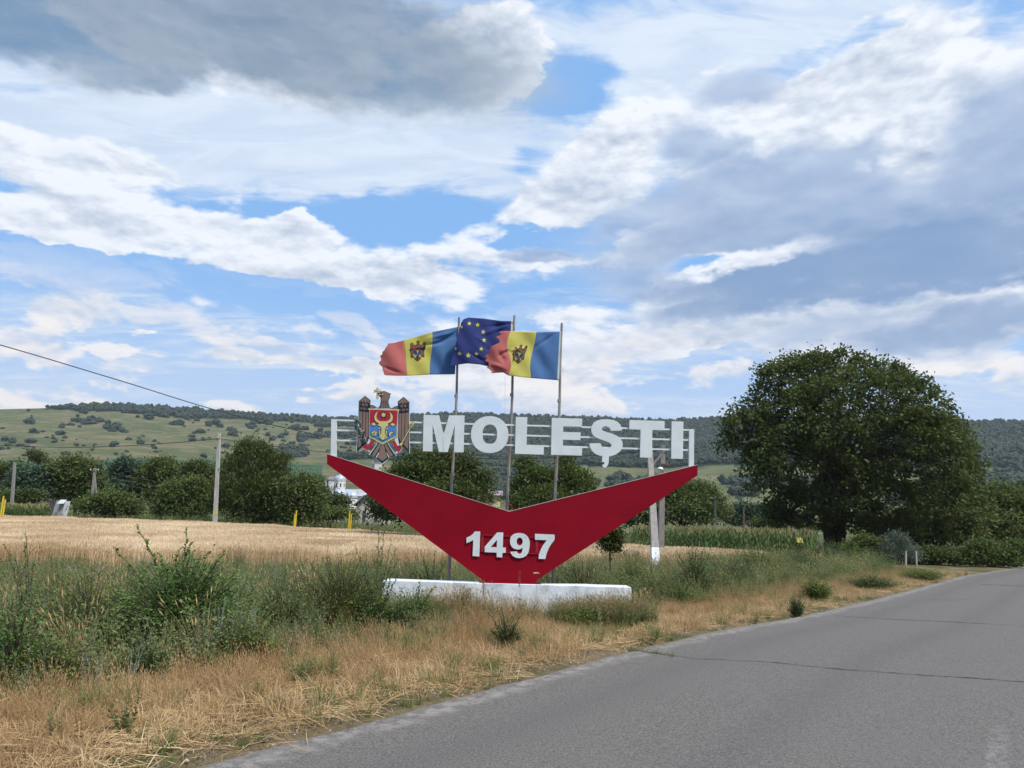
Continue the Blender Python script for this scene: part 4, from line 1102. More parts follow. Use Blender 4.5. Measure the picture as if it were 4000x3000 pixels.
# left: straight pole in front of the trees
bC = Vector((at(843, 2040, 60)[0], 60, zg(at(843, 2040, 60)[0], 60))); tC = Vector(at(857, 1692, 60))
uC = empty('utility_pole', bC, label='straight pale concrete power pole at the far edge of the wheat', cat='utility pole')
L = MB(); sq_pole(L, (0, 0, -.2), tC-bC, .15, .11); L.obj('pole', CONC2, uC)
L = MB(); L.box((-.34, -.16, (tC-bC).z-.55), (.05, -.115, (tC-bC).z-.45), at_=((tC-bC).x, 0, 0)); L.obj('bracket', STEEL, uC)
L = MB(); L.box((-.34, -.16, 3.5+1.7), (.06, -.16+.045, 3.56+1.7), at_=(.12, 0, 0)); L.obj('bracket', STEEL, uC)
L = MB(); L.box((-.07, -.165, 1.55), (.07, -.150, 2.0), at_=(.02, 0, 0)); L.obj('number_plate', YELLOW, uC)
def wire(a, b, sag, r, label, group=None, n=40, name='power_line'):
    a, b = Vector(a), Vector(b)
    pts = [lerp(Vector((0, 0, 0)), b-a, k/n) - Vector((0, 0, 4*sag*(k/n)*(1-k/n))) for k in range(n+1)]
    L = MB(); L.tube(pts, r, 5, caps=False); o = L.obj(name, WIRE, None, label=label, cat='cable', group=group); o.location = a
    return o
topB = bB + Vector((top.x-.3, top.y-.17, top.z-.1)); topC = tC + Vector((-.12, -.14, -.5))
# thick service cable from beyond the upper left edge
p_in = Vector(at(-60, 1328, 17)); d_ = Vector(at(740, 1560, 24.5))
def cable_through(pxs, r, label, name='power_line'):
    """cable whose span passes these points in the air"""
    P3 = [Vector(at(x, y, Y)) for x, y, Y in pxs]
    n = 50; pts = []
    for k in range(n+1):
        f = k/n*(len(P3)-1); i = min(int(f), len(P3)-2); t = f-i
        p0, p1_, p2_, p3_ = P3[max(i-1, 0)], P3[i], P3[i+1], P3[min(i+2, len(P3)-1)]
        pts.append(0.5*((2*p1_) + (p2_-p0)*t + (2*p0-5*p1_+4*p2_-p3_)*t*t + (3*p1_-p0-3*p2_+p3_)*t**3))
    o0 = pts[0].copy(); L = MB(); L.tube([p-o0 for p in pts], r, 5, caps=False)
    ob = L.obj(name, WIRE, None, label=label, cat='cable'); ob.location = o0; return ob
cable_through([(-500, 1215, 19), (0, 1347, 22), (470, 1487, 25), (880, 1612, 28), (1290, 1708, 30.5), (1700, 1765, 32.5), (2100, 1785, 34.5), (2579, 1752, 36.8)], .017, 'thick black cable sloping down from the upper left towards the sign')
cable_through([(-200, 1731, 66), (0, 1739, 65), (250, 1748, 64), (500, 1741, 62.5), (700, 1728, 61), (851, 1713, 59.8)], .028, 'black cable running left from the pale pole across the hillside')
cable_through([(855, 1713, 59.8), (1000, 1734, 57), (1290, 1768, 52), (1600, 1785, 47), (2000, 1792, 43), (2300, 1780, 40), (2588, 1757, 36.8)], .021, 'black cable running right from the pale pole towards the sign')
# small far poles
def small_pole(px, ytop, ybase, Y, label, lean=0, strut=None, mat=CONC, r=.11, arm=True):
    b = Vector((at(px, ybase, Y)[0], Y, zg(at(px, ybase, Y)[0], Y))); t = Vector(at(px+lean, ytop, Y))
    o = empty('utility_pole', b, label=label, cat='utility pole')
    L = MB(); sq_pole(L, (0, 0, -.3), t-b, r, r*.75); L.obj('pole', mat, o)
    if strut:
        s = Vector((at(strut, ybase, Y)[0], Y+.3, b.z-.3)); L = MB(); sq_pole(L, s-b, (t-b)*.86, r*.8, r*.6); L.obj('strut', mat, o)
    if arm:
        L = MB(); L.box(((t-b).x-.45, -.14, (t-b).z-.35), ((t-b).x+.45, -.10, (t-b).z-.27)); c = L.obj('crossarm', STEEL, o)
        for sx in (-.4, .4): L = MB(); L.lathe([(0, .18), (.05, .14), (.06, .05), (.02, 0)], ((t-b).x+sx, -.12, (t-b).z-.27), 6); L.obj('insulator', GLASSW, c)
    return o, t
_, tp1 = small_pole(57, 1806, 1950, 74, 'thin grey pole among the trees at the far left', 1, arm=False, r=.13)
_, tp2 = small_pole(364, 1828, 1945, 78, 'grey pole with a slanting strut in front of the round tree', 8, strut=398, r=.14)
_, tp3 = small_pole(2799, 1937, 2080, 66, 'thin pole with a lamp in the maize field right of the sign', -5, mat=CONC2, r=.085)
_, tp4 = small_pole(1306, 1893, 1975, 92, 'weathered pole with struts beside the church drum', 2, strut=1324, r=.13)
_, tp5 = small_pole(2905, 1990, 2070, 95, 'thin dark pole against the far bushes left of the big tree', 0, mat=STEEL, r=.09, arm=False)
for k, (dy, dz2) in enumerate(((0, -.2), (.3, -.75), (.5, -1.2))):
    a = tp2 + Vector((.4, 0, dz2)); b = tp4 + Vector((-.3, 0, dz2-.3))
    wire(a, b, 1.1, .02, ('topmost', 'middle', 'lowest')[k] + ' of three thin wires strung between the two strutted poles over the trees', 'thin wires between the strutted poles')
wire(tp3 + Vector((-.2, 0, -.3)), Vector(at(2560, 1985, 60)), .25, .014, 'thin wire from the maize field pole to the left, upper one')
wire(tp3 + Vector((-.2, 0, -1.0)), Vector(at(2560, 2003, 60)), .25, .014, 'thin wire from the maize field pole to the left, lower one')

# ------------------------------------------------------------------ marker posts
def post(px, ytop, Y, r, mat, label, group, name='marker_post', lean=0.0, cap=True):
    x = at(px, ytop, Y)[0]; z1 = at(px, ytop, Y)[2]; z0 = zg(x, Y)
    o = empty(name, (x, Y, z0), label=label, cat='marker post', group=group)
    L = MB(); L.tube([(0, 0, -.2), (lean, 0, z1-z0)], r, 8); L.obj('post', mat, o)
    if cap: L = MB(); L.tube([(lean, 0, z1-z0+.002), (lean, 0, z1-z0+.05)], r*1.15, 8); L.obj('cap', mat, o)
    return o
G = 'yellow marker posts behind the wheat'
post(14, 1940, 60, .065, YELLOW, 'taller yellow post of the pair at the far left edge', G)
post(20.5, 1953, 60.4, .065, YELLOW, 'shorter yellow post of the pair at the far left edge', G)
post(1158, 1997, 58, .055, YELLOW, 'taller yellow post right of the dark tree beside the pale pole', G)
post(1151.5, 2013, 58.3, .055, YELLOW, 'shorter yellow post right of the dark tree beside the pale pole', G)
post(1366, 1998, 57, .055, YELLOW, 'taller yellow post in front of the church', G)
post(1372, 2010, 57.3, .055, YELLOW, 'shorter yellow post in front of the church', G)
WP = 'white posts beside the road under the big tree'
post(3533, 2155, 46, .055, CONC2, 'left one of two white posts by the road, leaning a little', WP, lean=.09)
post(3576, 2156, 48, .055, CONC2, 'right one of two white posts by the road', WP, lean=.04)
# yellow box on a post
bx = at(3122, 2150, 44); z0 = zg(bx[0], 44); zt = at(3122, 2118, 44)[2]
o = empty('post_box', (bx[0], 44, z0), label='small yellow box on a thin grey post left of the big tree', cat='box')
L = MB(); L.tube([(-.12, .02, -.2), (-.12, .02, zt-z0)], .04, 6); L.obj('post', STEEL, o)
L = MB(); L.plate([[(-.17, zt-z0-.02), (.19, zt-z0-.02), (.19, zt-z0+.2), (.08, zt-z0+.28), (-.17, zt-z0+.3)]], -.15, .12); L.obj('box', solid('pale yellow', (.75, .68, .2)), o)
# a low concrete stub
sx_ = at(3295, 2190, 36); o = MB().box((-.09, -.09, -.1), (.09, .09, .42)).obj('boundary_stone', CONC2, None, label='short grey concrete stub in the verge under the big tree', cat='stone'); o.location = (sx_[0], 36, zg(sx_[0], 36))
# lean-to of old sheets
GS = solid('grey sheet', (.28, .29, .30), (.2, .2, .2), 3, .7); DS_ = solid('dark tarred sheet', (.035, .03, .03), (.08, .07, .07), 3, .8); WS = solid('pale sheet', (.5, .52, .54), (.42, .44, .45), 3, .7)
Yp = 66
for (x0, x1, yt, yb, dY, mt, lab) in ((228, 245, 1952, 2010, 0, GS, 'grey sheet propped at the front right of the heap'), (246, 266, 1957, 2010, .4, WS, 'pale sheet at the right end of the heap'), (227, 252, 1951, 1967, -.1, WS, 'short pale board lying across the top of the heap'),
        (212, 227, 1955, 2005, .7, GS, 'narrow grey sheet in the middle of the heap'), (196, 214, 1953, 2006, 1.0, DS_, 'dark sheet left of the middle of the heap'), (180, 200, 1952, 2004, 1.3, DS_, 'leftmost dark sheet of the heap')):
    a, b = at(x0, yt, Yp+dY), at(x1, yt, Yp+dY); z0 = zg(a[0], Yp); z1 = a[2]
    zb = z0 if yb > 1990 else at(x0, yb, Yp+dY)[2]
    L = MB(); w = b[0]-a[0]; ln = .25 if x0 < 225 else .05
    L.raw([(-ln, 0, 0), (w-ln, 0, 0), (w, .35, z1-zb), (0, .35, z1-zb), (-ln, .05, 0), (w-ln, .05, 0), (w, .40, z1-zb), (0, .40, z1-zb)], [(0, 1, 2, 3), (5, 4, 7, 6), (1, 5, 6, 2), (4, 0, 3, 7), (3, 2, 6, 7), (4, 5, 1, 0)])
    o = L.obj('old_sheet', mt, None, label=lab, cat='sheet', group='old sheets propped up at the field edge'); o.location = (a[0], Yp+dY, zb)

# ------------------------------------------------------------------ church and houses
CW = solid('church render', (.66, .63, .60), (.56, .54, .52), 2, .9); TIN = solid('tin roof', (.45, .49, .55), (.36, .40, .46), .8, .45, metal=.2); DKR = solid('dark roof', (.06, .055, .05), (.09, .08, .07), 2, .8)
HW = solid('pale house render', (.50, .48, .42), (.42, .40, .36), 1, .9); WIN = solid('window dark', (.05, .06, .07), None, 3, .15, spec=.6)
YW = solid('yellow house render', (.62, .55, .30), None, 1, .9); PW = solid('mauve wall', (.36, .22, .27), None, 1, .9)
Yc = 215.0
cb = at(1326, 1910, Yc); z0 = -6.0
ch = empty('church', (cb[0], Yc, z0), label='white church with a domed drum and tin roofs behind the trees left of the sign', cat='church')
def cz(py): return at(1326, py, Yc)[2]-z0
def cx(px): return at(px, 1900, Yc)[0]-cb[0]
drum0, drum1 = cz(1912), cz(1877)
L = MB(); L.lathe([(1.66, drum0-3), (1.66, drum1-.15), (1.80, drum1-.15), (1.80, drum1)], (0, 0, 0), 8); dr_o = L.obj('drum', CW, ch)
for k in range(8):
    a = (k+.5)*math.pi/4; m_ = Matrix.Rotation(a, 3, 'Z'); L = MB()
    L.box((1.50, -.20, drum0+.65), (1.57, .20, drum0+1.75), rot=m_); w_o = L.obj('window', WIN, dr_o)
L = MB(); L.lathe([(1.75, drum1), (1.75, drum1+.35), (1.6, drum1+.95), (1.2, drum1+1.35), (.6, drum1+1.55), (.28, drum1+1.6), (.34, drum1+1.8), (.22, drum1+2.05), (.1, drum1+2.15), (.12, drum1+2.35), (0, drum1+2.45)], (0, 0, 0), 16)
L.obj('dome', TIN, ch, smooth=True)
def prism(L, x0, x1, y0, y1, zb, zt, ov=.3):
    L.raw([(x0-ov, y0-ov, zb), (x1+ov, y0-ov, zb), (x1+ov, y1+ov, zb), (x0-ov, y1+ov, zb), (x0-ov, (y0+y1)/2, zt), (x1+ov, (y0+y1)/2, zt)], [(0, 1, 5, 4), (2, 3, 4, 5), (0, 4, 3), (1, 2, 5), (0, 3, 2, 1)])
nv = cz(1938)
L = MB(); L.box((-2.5, -4, 0), (cx(1500), 5, nv)); L.obj('nave_wall', CW, ch)
L = MB(); prism(L, -2.5, cx(1500), -4, 5, nv, cz(1910), .5); L.obj('nave_roof', TIN, ch)
L = MB(); L.lathe([(3.4, nv+.4), (2.6, drum0-.6), (1.68, drum0+.1)], (0, 0, 0), 8); L.obj('drum_skirt', TIN, ch)
L = MB(); L.lathe([(2.2, nv-.6), (2.2, nv+.1), (1.6, nv+.9), (.6, nv+1.4), (0, nv+1.5)], (cx(1385), -4, 0), 10); L.obj('apse_roof', TIN, ch)
L = MB(); L.lathe([(2.0, 0), (2.0, nv-.6)], (cx(1385), -4, 0), 10); L.obj('apse_wall', CW, ch)
tx0, tx1 = cx(1461), cx(1484)
L = MB(); L.box((tx0, -.9, 0), (tx1, .9, cz(1797))); tw = L.obj('bell_tower', CW, ch)
L = MB(); L.raw([(tx0-.4, -1.3, cz(1798)), (tx1+.4, -1.3, cz(1798)), (tx1+.4, 1.3, cz(1798)), (tx0-.4, 1.3, cz(1798)), ((tx0+tx1)/2, 0, cz(1775))], [(0, 1, 4), (1, 2, 4), (2, 3, 4), (3, 0, 4), (0, 3, 2, 1)]); L.obj('tower_roof', DKR, ch)
L = MB(); L.lathe([(.35, cz(1840)), (.35, cz(1822)), (.42, cz(1818)), (.2, cz(1812)), (.1, cz(1800)), (0, cz(1790))], (cx(1450), 0, 0), 8); L.obj('small_cupola', TIN, ch)
L = MB(); L.box((cx(1405), -2, nv), (cx(1440), 2, cz(1910))); L.obj('transept', CW, ch)
def house(px0, px1, ytop, yeave, Y, depth, wall, roof, label, gable=False, z0=None):
    a, b = at(px0, yeave, Y), at(px1, yeave, Y); xm = (a[0]+b[0])/2; hw = (b[0]-a[0])/2
    zz = zg(xm, Y)-.5 if z0 is None else z0
    ze, zt = a[2]-zz, at(px0, ytop, Y)[2]-zz
    o = empty('house', (xm, Y, zz), label=label, cat='house')
    L = MB(); L.box((-hw, 0, 0), (hw, depth, ze))
    if gable: L.raw([(-hw, 0, ze), (hw, 0, ze), (0, 0, zt-.15), (-hw, depth, ze), (hw, depth, ze), (0, depth, zt-.15)], [(0, 1, 2), (4, 3, 5)])
    wl = L.obj('wall', wall, o)
    L = MB()
    if gable:
        for s in (-1, 1):
            e = s*(hw+.5); ze2 = ze - .5*(zt-ze)/hw
            L.raw([(e, -.6, ze2), (0, -.6, zt), (0, depth+.6, zt), (e, depth+.6, ze2), (e, -.6, ze2+.18), (0, -.6, zt+.18), (0, depth+.6, zt+.18), (e, depth+.6, ze2+.18)], [(0, 1, 2, 3), (4, 7, 6, 5), (0, 4, 5, 1), (3, 2, 6, 7), (0, 3, 7, 4)])
    else: prism(L, -hw, hw, 0, depth, ze, zt, .5)
    L.obj('roof', roof, o)
    for q in (-.45, .45):
        L = MB(); L.box((q*hw-hw*.13, -.05, ze*.45), (q*hw+hw*.13, .02, ze*.78)); w = L.obj('window', WIN, o)
    return o
house(1398, 1500, 1921, 1965, 105, 8, HW, DKR, 'pale house with a dark steep gable below the church', gable=True)
house(1266, 1277, 1868, 1874, 420, 9, CW, DKR, 'tiny white house at the foot of the far green field, left one', z0=8)
house(1284, 1300, 1858, 1873, 420, 9, CW, solid('mauve tiles', (.22, .17, .18)), 'tiny white house at the foot of the far green field, right one', z0=8)
house(1925, 1952, 1912, 1935, 130, 8, YW, solid('mauve roof tiles', (.30, .22, .25)), 'pale yellow house glimpsed between the trees behind the V')
house(1896, 1908, 1908, 1928, 128, 6, PW, solid('grey roof tiles', (.35, .3, .33)), 'mauve house glimpsed behind the tree left of the yellow house')
house(2905, 2960, 1972, 1984, 190, 8, solid('brown wall', (.25, .2, .17)), DKR, 'low brown house on the slope left of the big tree', z0=1.0)

# ------------------------------------------------------------------ trees
def limb_mesh(paths, n=6):
    L = MB()
    for pts, r0, r1 in paths:
        k = len(pts)-1; L.tube(pts, [r0+(r1-r0)*i/k for i in range(k+1)], n)
    return L
def bez(a, c, b, n=6):
    a, b, c = Vector(a), Vector(b), Vector(c)
    return [a*(1-t)**2 + c*2*t*(1-t) + b*t*t for t in [i/n for i in range(n+1)]]
def crown_points(lobes, ncl, r_lo=0.72, r_hi=1.08):
    """cluster centres near the outsides of overlapping lobes (cx, cy, cz, rx, ry, rz)"""
    lb = np.array(lobes, float); vol = (lb[:, 3]*lb[:, 4]*lb[:, 5])**0.67
    pick = rng.choice(len(lb), ncl*3, p=vol/vol.sum())
    d = rand_dirs(ncl*3); d[:, 2] = np.where(d[:, 2] < -0.55, -d[:, 2]*.6, d[:, 2]); d = unit(d)
    r = r_lo + (r_hi-r_lo)*rng.uniform(0, 1, ncl*3)**0.7
    C = lb[pick, :3] + d*lb[pick, 3:6]*r[:, None]
    inside = np.zeros(len(C), bool)
    for k in range(len(lb)):
        q = (C - lb[k, :3])/lb[k, 3:6]; inside |= ((q**2).sum(1) < 0.50) & (pick != k)
    C, d = C[~inside][:ncl], d[~inside][:ncl]
    return C, d
def foliage(lobes, ncl, per, leaf, sig, droop=0.25, inner=0.2, aspect=0.55, hang=0.0):
    C, d = crown_points(lobes, ncl)
    Ci, di = crown_points(lobes, int(ncl*inner)+1, 0.30, 0.72)
    sz = np.concatenate([rng.uniform(0.6, 1.35, len(C)), rng.uniform(1.1, 1.7, len(Ci))])
    C = np.concatenate([C, Ci]); d = np.concatenate([d, di])
    n = len(C)*per
    ci = np.repeat(np.arange(len(C)), per)
    off = rng.normal(size=(n, 3))*np.array([1, 1, .7]); off *= (sig*sz[ci])[:, None]
    P = C[ci] + off
    A = unit(d[ci]*0.8 + rand_dirs(n)*0.9 + np.array([0, 0, -droop]))
    Nn = unit(rand_dirs(n)*0.8 + np.array([0, 0, 0.9]))
    B = unit(np.cross(A, Nn))
    Ls = leaf*rng.uniform(0.65, 1.25, n)
    V, F = leaf_quads(P, A, B, Ls, Ls*aspect)
    tint = np.clip(np.repeat(rng.uniform(0, 1, len(C)), per)*0.5 + rng.uniform(0, 0.5, n), 0, 1)
    return V, F, np.repeat(tint, 4)
DKG = leafy('dark broad leaves', (0.018, 0.034, 0.009), (0.105, 0.138, 0.030), (0.062, 0.076, 0.019), trans=0.25, spread=0.35)
MDG = leafy('mid green leaves', (0.028, 0.048, 0.014), (0.14, 0.185, 0.045), (0.085, 0.105, 0.028), trans=0.28, spread=0.3)
BLG = leafy('grey green leaves', (0.030, 0.060, 0.035), (0.095, 0.150, 0.085), (0.055, 0.090, 0.050), trans=0.25, spread=0.3)
YLG = leafy('fresh yellow green leaves', (0.050, 0.080, 0.014), (0.150, 0.185, 0.035), (0.08, 0.10, 0.025), trans=0.3, spread=0.5)
SVG = leafy('silvery leaves', (0.085, 0.115, 0.080), (0.20, 0.235, 0.185), (0.10, 0.13, 0.09), trans=0.15, spread=0.5)
def tree(name, label, px, pbase, Y, lobes_px, mat, ncl=260, per=26, leaf=0.28, sig=0.45, trunk=0.25, cat='tree', group=None, trunks=1, z0=None, depth=0.85, droop=0.25, inner=0.35, aspect=0.55):
    """lobes_px: (px, py, half width px, half height px[, depth offset m]) of the crown in the photograph, put at real distance Y"""
    bx = at(px, pbase, Y)[0]; zz = zg(bx, Y) if z0 is None else z0
    root = empty(name, (bx, Y, zz), label=label, cat=cat, group=group)
    lobes = []
    for q in lobes_px:
        X, _, Z = at(q[0], q[1], Y); rx = q[2]/FPX*Y*.96; rz = q[3]/FPX*Y*.93
        lobes.append((X-bx, (q[4] if len(q) > 4 else random.uniform(-.25, .25)*rx), Z-zz, rx, rx*depth, rz))
    big = list(lobes)
    for l in big:                                # boughs that break the outline
        for _ in range(4):
            dd = rand_dirs(1, .25)[0]; f = random.uniform(.62, .92); s = random.uniform(.28, .46)
            lobes.append((l[0]+dd[0]*l[3]*f, l[1]+dd[1]*l[4]*f, max(l[2]+dd[2]*l[5]*f, .5), l[3]*s, l[4]*s, l[5]*s*random.uniform(.7, 1.1)))
    V, F, T = foliage(lobes, ncl, per, leaf, sig, droop, inner, aspect)
    lobes = big
    V[:, 2] = np.maximum(V[:, 2], 0.05)
    add('crown', mesh_np('crown', V, F, mat, T), root)
    paths = []
    main = max(lobes, key=lambda l: l[3]*l[5])
    for k in range(trunks):
        ox = (k-(trunks-1)/2)*trunk*1.8
        fork = Vector((ox*2.2 + main[0]*.3, 0, max(0.8, (main[2]-main[5])*.9 + .2)))
        paths.append((bez((ox, 0, -.2), (ox*1.2, 0, fork.z*.5), fork, 5), trunk*1.15, trunk*.8))
        for l in lobes:
            tgt = Vector((l[0] + random.uniform(-.2, .2)*l[3], l[1], l[2] + .1*l[5]))
            mid = Vector((fork.x + (tgt.x-fork.x)*.35, fork.y + (tgt.y-fork.y)*.35, (fork.z+tgt.z)/2 + .12*abs(tgt.x-fork.x)))
            paths.append((bez(fork - Vector((0, 0, .1)), mid, tgt, 6), trunk*.55, trunk*.16))
            for _ in range(5):
                dd = Vector(rand_dirs(1, .4)[0]); e = Vector((l[0]+dd.x*l[3]*.85, l[1]+dd.y*l[4]*.85, l[2]+dd.z*l[5]*.85))
                paths.append((bez(tgt, (tgt+e)/2 + Vector((0, 0, .2)), e, 4), trunk*.15, trunk*.03))
    limb_mesh(paths, 6).obj('trunk', BARK, root)
    return root
# the big walnut by the road
tree('walnut_tree', 'very large dark round-crowned walnut tree with a forked trunk beside the road', 3262, 2150, 60,
    [(3240, 1445, 150, 80, 0), (3180, 1500, 230, 125, 1), (3370, 1525, 180, 115, -1), (3120, 1470, 110, 70, 0), (3050, 1640, 190, 130, 0), (2930, 1700, 120, 110, -1), (3540, 1690, 135, 130, 1), (3300, 1640, 300, 180, -3), (3150, 1800, 260, 170, -2.5),
     (3440, 1790, 270, 190, -3), (3010, 1850, 130, 140, -1), (3620, 1800, 170, 190, 0), (3680, 1960, 170, 160, 0), (3560, 1990, 230, 130, -2), (3120, 1970, 130, 100, -1), (3350, 1940, 230, 130, -2.5), (3060, 2030, 70, 60, 0), (2900, 1660, 60, 70, 0), (3790, 1900, 80, 115, 1), (3720, 1790, 90, 105, 0), (2880, 1740, 75, 90, 0), (3480, 2060, 130, 60, -1), (3250, 1990, 190, 80, 1), (3110, 2035, 120, 60, -1), (3390, 2050, 150, 62, -2), (3240, 1950, 180, 90, -3)],
    DKG, ncl=1600, per=36, leaf=0.33, sig=0.36, trunk=0.42, trunks=2, inner=0.30)
# tree belt behind the wheat, left to right
TB = 'trees behind the wheat field'
tree('tree', 'dark bushy tree cut by the left edge of the view', 10, 1990, 98, [(-40, 1880, 70, 75), (40, 1850, 50, 45), (20, 1930, 60, 50)], DKG, 200, 24, .4, .5, group=TB)
tree('tree', 'soft grey-green bushy tree right of the thin pole at the far left', 140, 1990, 88, [(110, 1870, 60, 50), (165, 1880, 45, 55), (85, 1905, 50, 50), (150, 1930, 55, 45), (185, 1850, 25, 20)], BLG, 260, 24, .34, .45, group=TB)
tree('pine_tree', 'small flat-topped pine sticking up above the grey-green tree', 150, 1850, 128, [(140, 1775, 24, 13), (155, 1782, 20, 12), (136, 1800, 18, 14), (180, 1805, 18, 8), (150, 1790, 25, 12)], DKG, 70, 20, .35, .4, trunk=.18, z0=-1)
tree('tree', 'large round dark tree behind the strutted pole', 295, 1990, 90, [(295, 1850, 85, 60), (265, 1880, 70, 60), (345, 1870, 55, 65), (300, 1930, 95, 55), (300, 1820, 45, 32), (380, 1910, 25, 50)], MDG, 420, 24, .36, .5, group=TB)
tree('tree', 'dark tree with a flat left shoulder, right of the round tree', 500, 2000, 96, [(495, 1835, 55, 40), (460, 1870, 50, 46), (525, 1875, 40, 50), (490, 1920, 70, 55)], BLG, 340, 24, .4, .5, group=TB)
tree('tree', 'taller dark tree with rounded top left of the pale pole', 625, 2005, 94, [(625, 1835, 62, 42), (592, 1880, 45, 56), (660, 1870, 45, 55), (632, 1935, 75, 50)], MDG, 380, 24, .4, .5, group=TB)
tree('tree', 'lower dense tree directly left of the pale pole', 720, 2030, 72, [(720, 1930, 70, 60), (680, 1965, 50, 60), (770, 1940, 55, 70), (720, 1990, 90, 45), (640, 1990, 40, 35)], MDG, 380, 26, .28, .38, group=TB)
tree('tree', 'dark tree peeping over the lower dense tree by the pale pole', 775, 2000, 90, [(770, 1850, 45, 45), (800, 1880, 45, 50)], DKG, 160, 24, .38, .45, group=TB)
tree('tree', 'tall dark tree with upright shoots immediately right of the pale pole', 980, 2040, 66, [(990, 1800, 80, 70), (930, 1860, 70, 90), (1055, 1860, 65, 90), (980, 1930, 130, 100), (900, 1960, 60, 70), (970, 1760, 35, 42), (1020, 1765, 32, 35), (1000, 2000, 130, 50)], DKG, 760, 28, .27, .36, droop=-.5, aspect=.42, group=TB)
tree('tree', 'mid green tree between the tall dark tree and the yellow posts', 1180, 2050, 64, [(1180, 1920, 60, 65), (1150, 1980, 70, 65), (1215, 1985, 45, 65), (1130, 1930, 45, 60)], MDG, 360, 26, .26, .36, group=TB)
tree('tree', 'dark tree half hiding the church drum', 1265, 2000, 90, [(1210, 1905, 45, 42), (1255, 1945, 38, 38), (1320, 1968, 42, 28), (1240, 1968, 65, 42)], DKG, 320, 24, .34, .42, group=TB)
tree('bush', 'round green bush at the wheat edge right of the propped sheets', 430, 2020, 68, [(430, 1970, 85, 42), (370, 1985, 55, 33), (500, 1985, 50, 33), (440, 1955, 50, 30)], MDG, 300, 26, .26, .35, trunk=.1, cat='bush', trunks=3)
tree('bush', 'low brownish bush under the grey-green tree', 75, 1970, 80, [(60, 1945, 60, 25), (110, 1940, 45, 25)], DKG, 120, 22, .28, .35, trunk=.08, cat='bush')
tree('bush', 'low hedge of pale leaves in front of the church', 1290, 2030, 68, [(1270, 2010, 60, 20), (1350, 2012, 50, 20), (1220, 2015, 40, 22)], YLG, 200, 22, .2, .3, trunk=.05, cat='hedge', trunks=3)
# behind the sign
tree('tree', 'broad dark tree behind the left arm of the V', 1660, 2055, 52, [(1690, 1865, 125, 70), (1590, 1900, 100, 85), (1790, 1885, 80, 85), (1690, 1960, 200, 90), (1540, 1990, 85, 75), (1860, 1930, 60, 90), (1760, 1800, 90, 32), (1640, 1795, 60, 30), (1490, 1960, 40, 50)], DKG, 950, 28, .24, .34, trunk=.3)
tree('tree', 'green tree with yellowish shoots behind the notch of the V, right of the middle flagpole', 2100, 2060, 58, [(2080, 1860, 50, 45), (2040, 1920, 50, 55), (2140, 1910, 45, 65), (2210, 1860, 40, 50), (2260, 1900, 60, 60), (2120, 1960, 130, 60), (2210, 1800, 28, 30), (2050, 1810, 30, 25)], MDG, 560, 28, .25, .32, trunk=.25, droop=-.3)
tree('tree', 'dense green tree right of the sign behind the maize', 2660, 2080, 78, [(2660, 1930, 90, 60), (2600, 1970, 80, 70), (2740, 1950, 70, 65), (2670, 2010, 130, 60), (2790, 1990, 50, 60), (2500, 2010, 70, 60)], MDG, 560, 26, .32, .42, trunk=.25)
tree('tree', 'pale dusty tree between the maize pole and the walnut', 2930, 2080, 100, [(2920, 2010, 55, 40), (2870, 2030, 45, 35), (2970, 2020, 50, 40)], BLG, 220, 24, .36, .42, trunk=.2)
tree('tree', 'dark low tree left of the walnut trunk', 3040, 2100, 74, [(3040, 2060, 70, 45), (2990, 2070, 50, 35), (3110, 2060, 60, 50)], DKG, 240, 24, .3, .4, trunk=.2)
# right side, behind and under the walnut
tree('tree', 'green tree at the right edge beyond the walnut', 3930, 2180, 72, [(3880, 1960, 90, 70), (3960, 1980, 110, 75), (3840, 2050, 110, 90), (3980, 2070, 100, 90), (4080, 1990, 80, 80), (3920, 2110, 140, 60)], MDG, 760, 28, .32, .42, trunk=.28)
tree('tree', 'dark tree in the shade right of the walnut trunk', 3640, 2180, 66, [(3600, 2060, 120, 70), (3700, 2080, 110, 80), (3500, 2080, 90, 60)], DKG, 460, 28, .3, .4, trunk=.25)
tree('tree', 'far dark tree at the right edge on the slope', 4060, 2050, 120, [(4060, 1930, 90, 60), (3990, 1960, 60, 50)], DKG, 200, 24, .45, .55, trunk=.25, z0=-1)
tree('bush', 'silvery bush with upright shoots under the walnut', 3512, 2195, 49, [(3510, 2130, 42, 42), (3480, 2160, 40, 35), (3550, 2165, 40, 32), (3505, 2100, 20, 22)], SVG, 220, 26, .13, .18, trunk=.06, cat='bush', trunks=3, droop=-.7, aspect=.35)
tree('bush', 'yellow-green bush just right of the walnut trunk', 3400, 2200, 50, [(3370, 2120, 30, 28), (3420, 2140, 40, 38), (3360, 2170, 45, 32), (3440, 2175, 50, 28), (3335, 2150, 30, 30)], YLG, 260, 24, .17, .22, trunk=.06, cat='bush', trunks=3)
tree('bush', 'dark rough bush in the shade behind the white posts', 3640, 2210, 52, [(3630, 2175, 60, 30), (3700, 2180, 60, 26), (3580, 2185, 40, 24)], DKG, 240, 24, .18, .24, trunk=.06, cat='bush', trunks=3)
tree('bush', 'broad bright green bush by the road near the right edge', 3880, 2225, 50, [(3850, 2155, 55, 40), (3910, 2170, 50, 36), (3820, 2195, 55, 26), (3930, 2195, 45, 24), (3970, 2150, 40, 35)], MDG, 340, 26, .19, .26, trunk=.07, cat='bush', trunks=3)
tree('young_tree', 'slim young tree with dense dark leaves just right of the V', 2385, 2262, 21, [(2388, 2085, 28, 30), (2372, 2110, 28, 36), (2405, 2110, 22, 34), (2392, 2140, 20, 20)], DKG, 130, 24, .085, .09, trunk=.028)

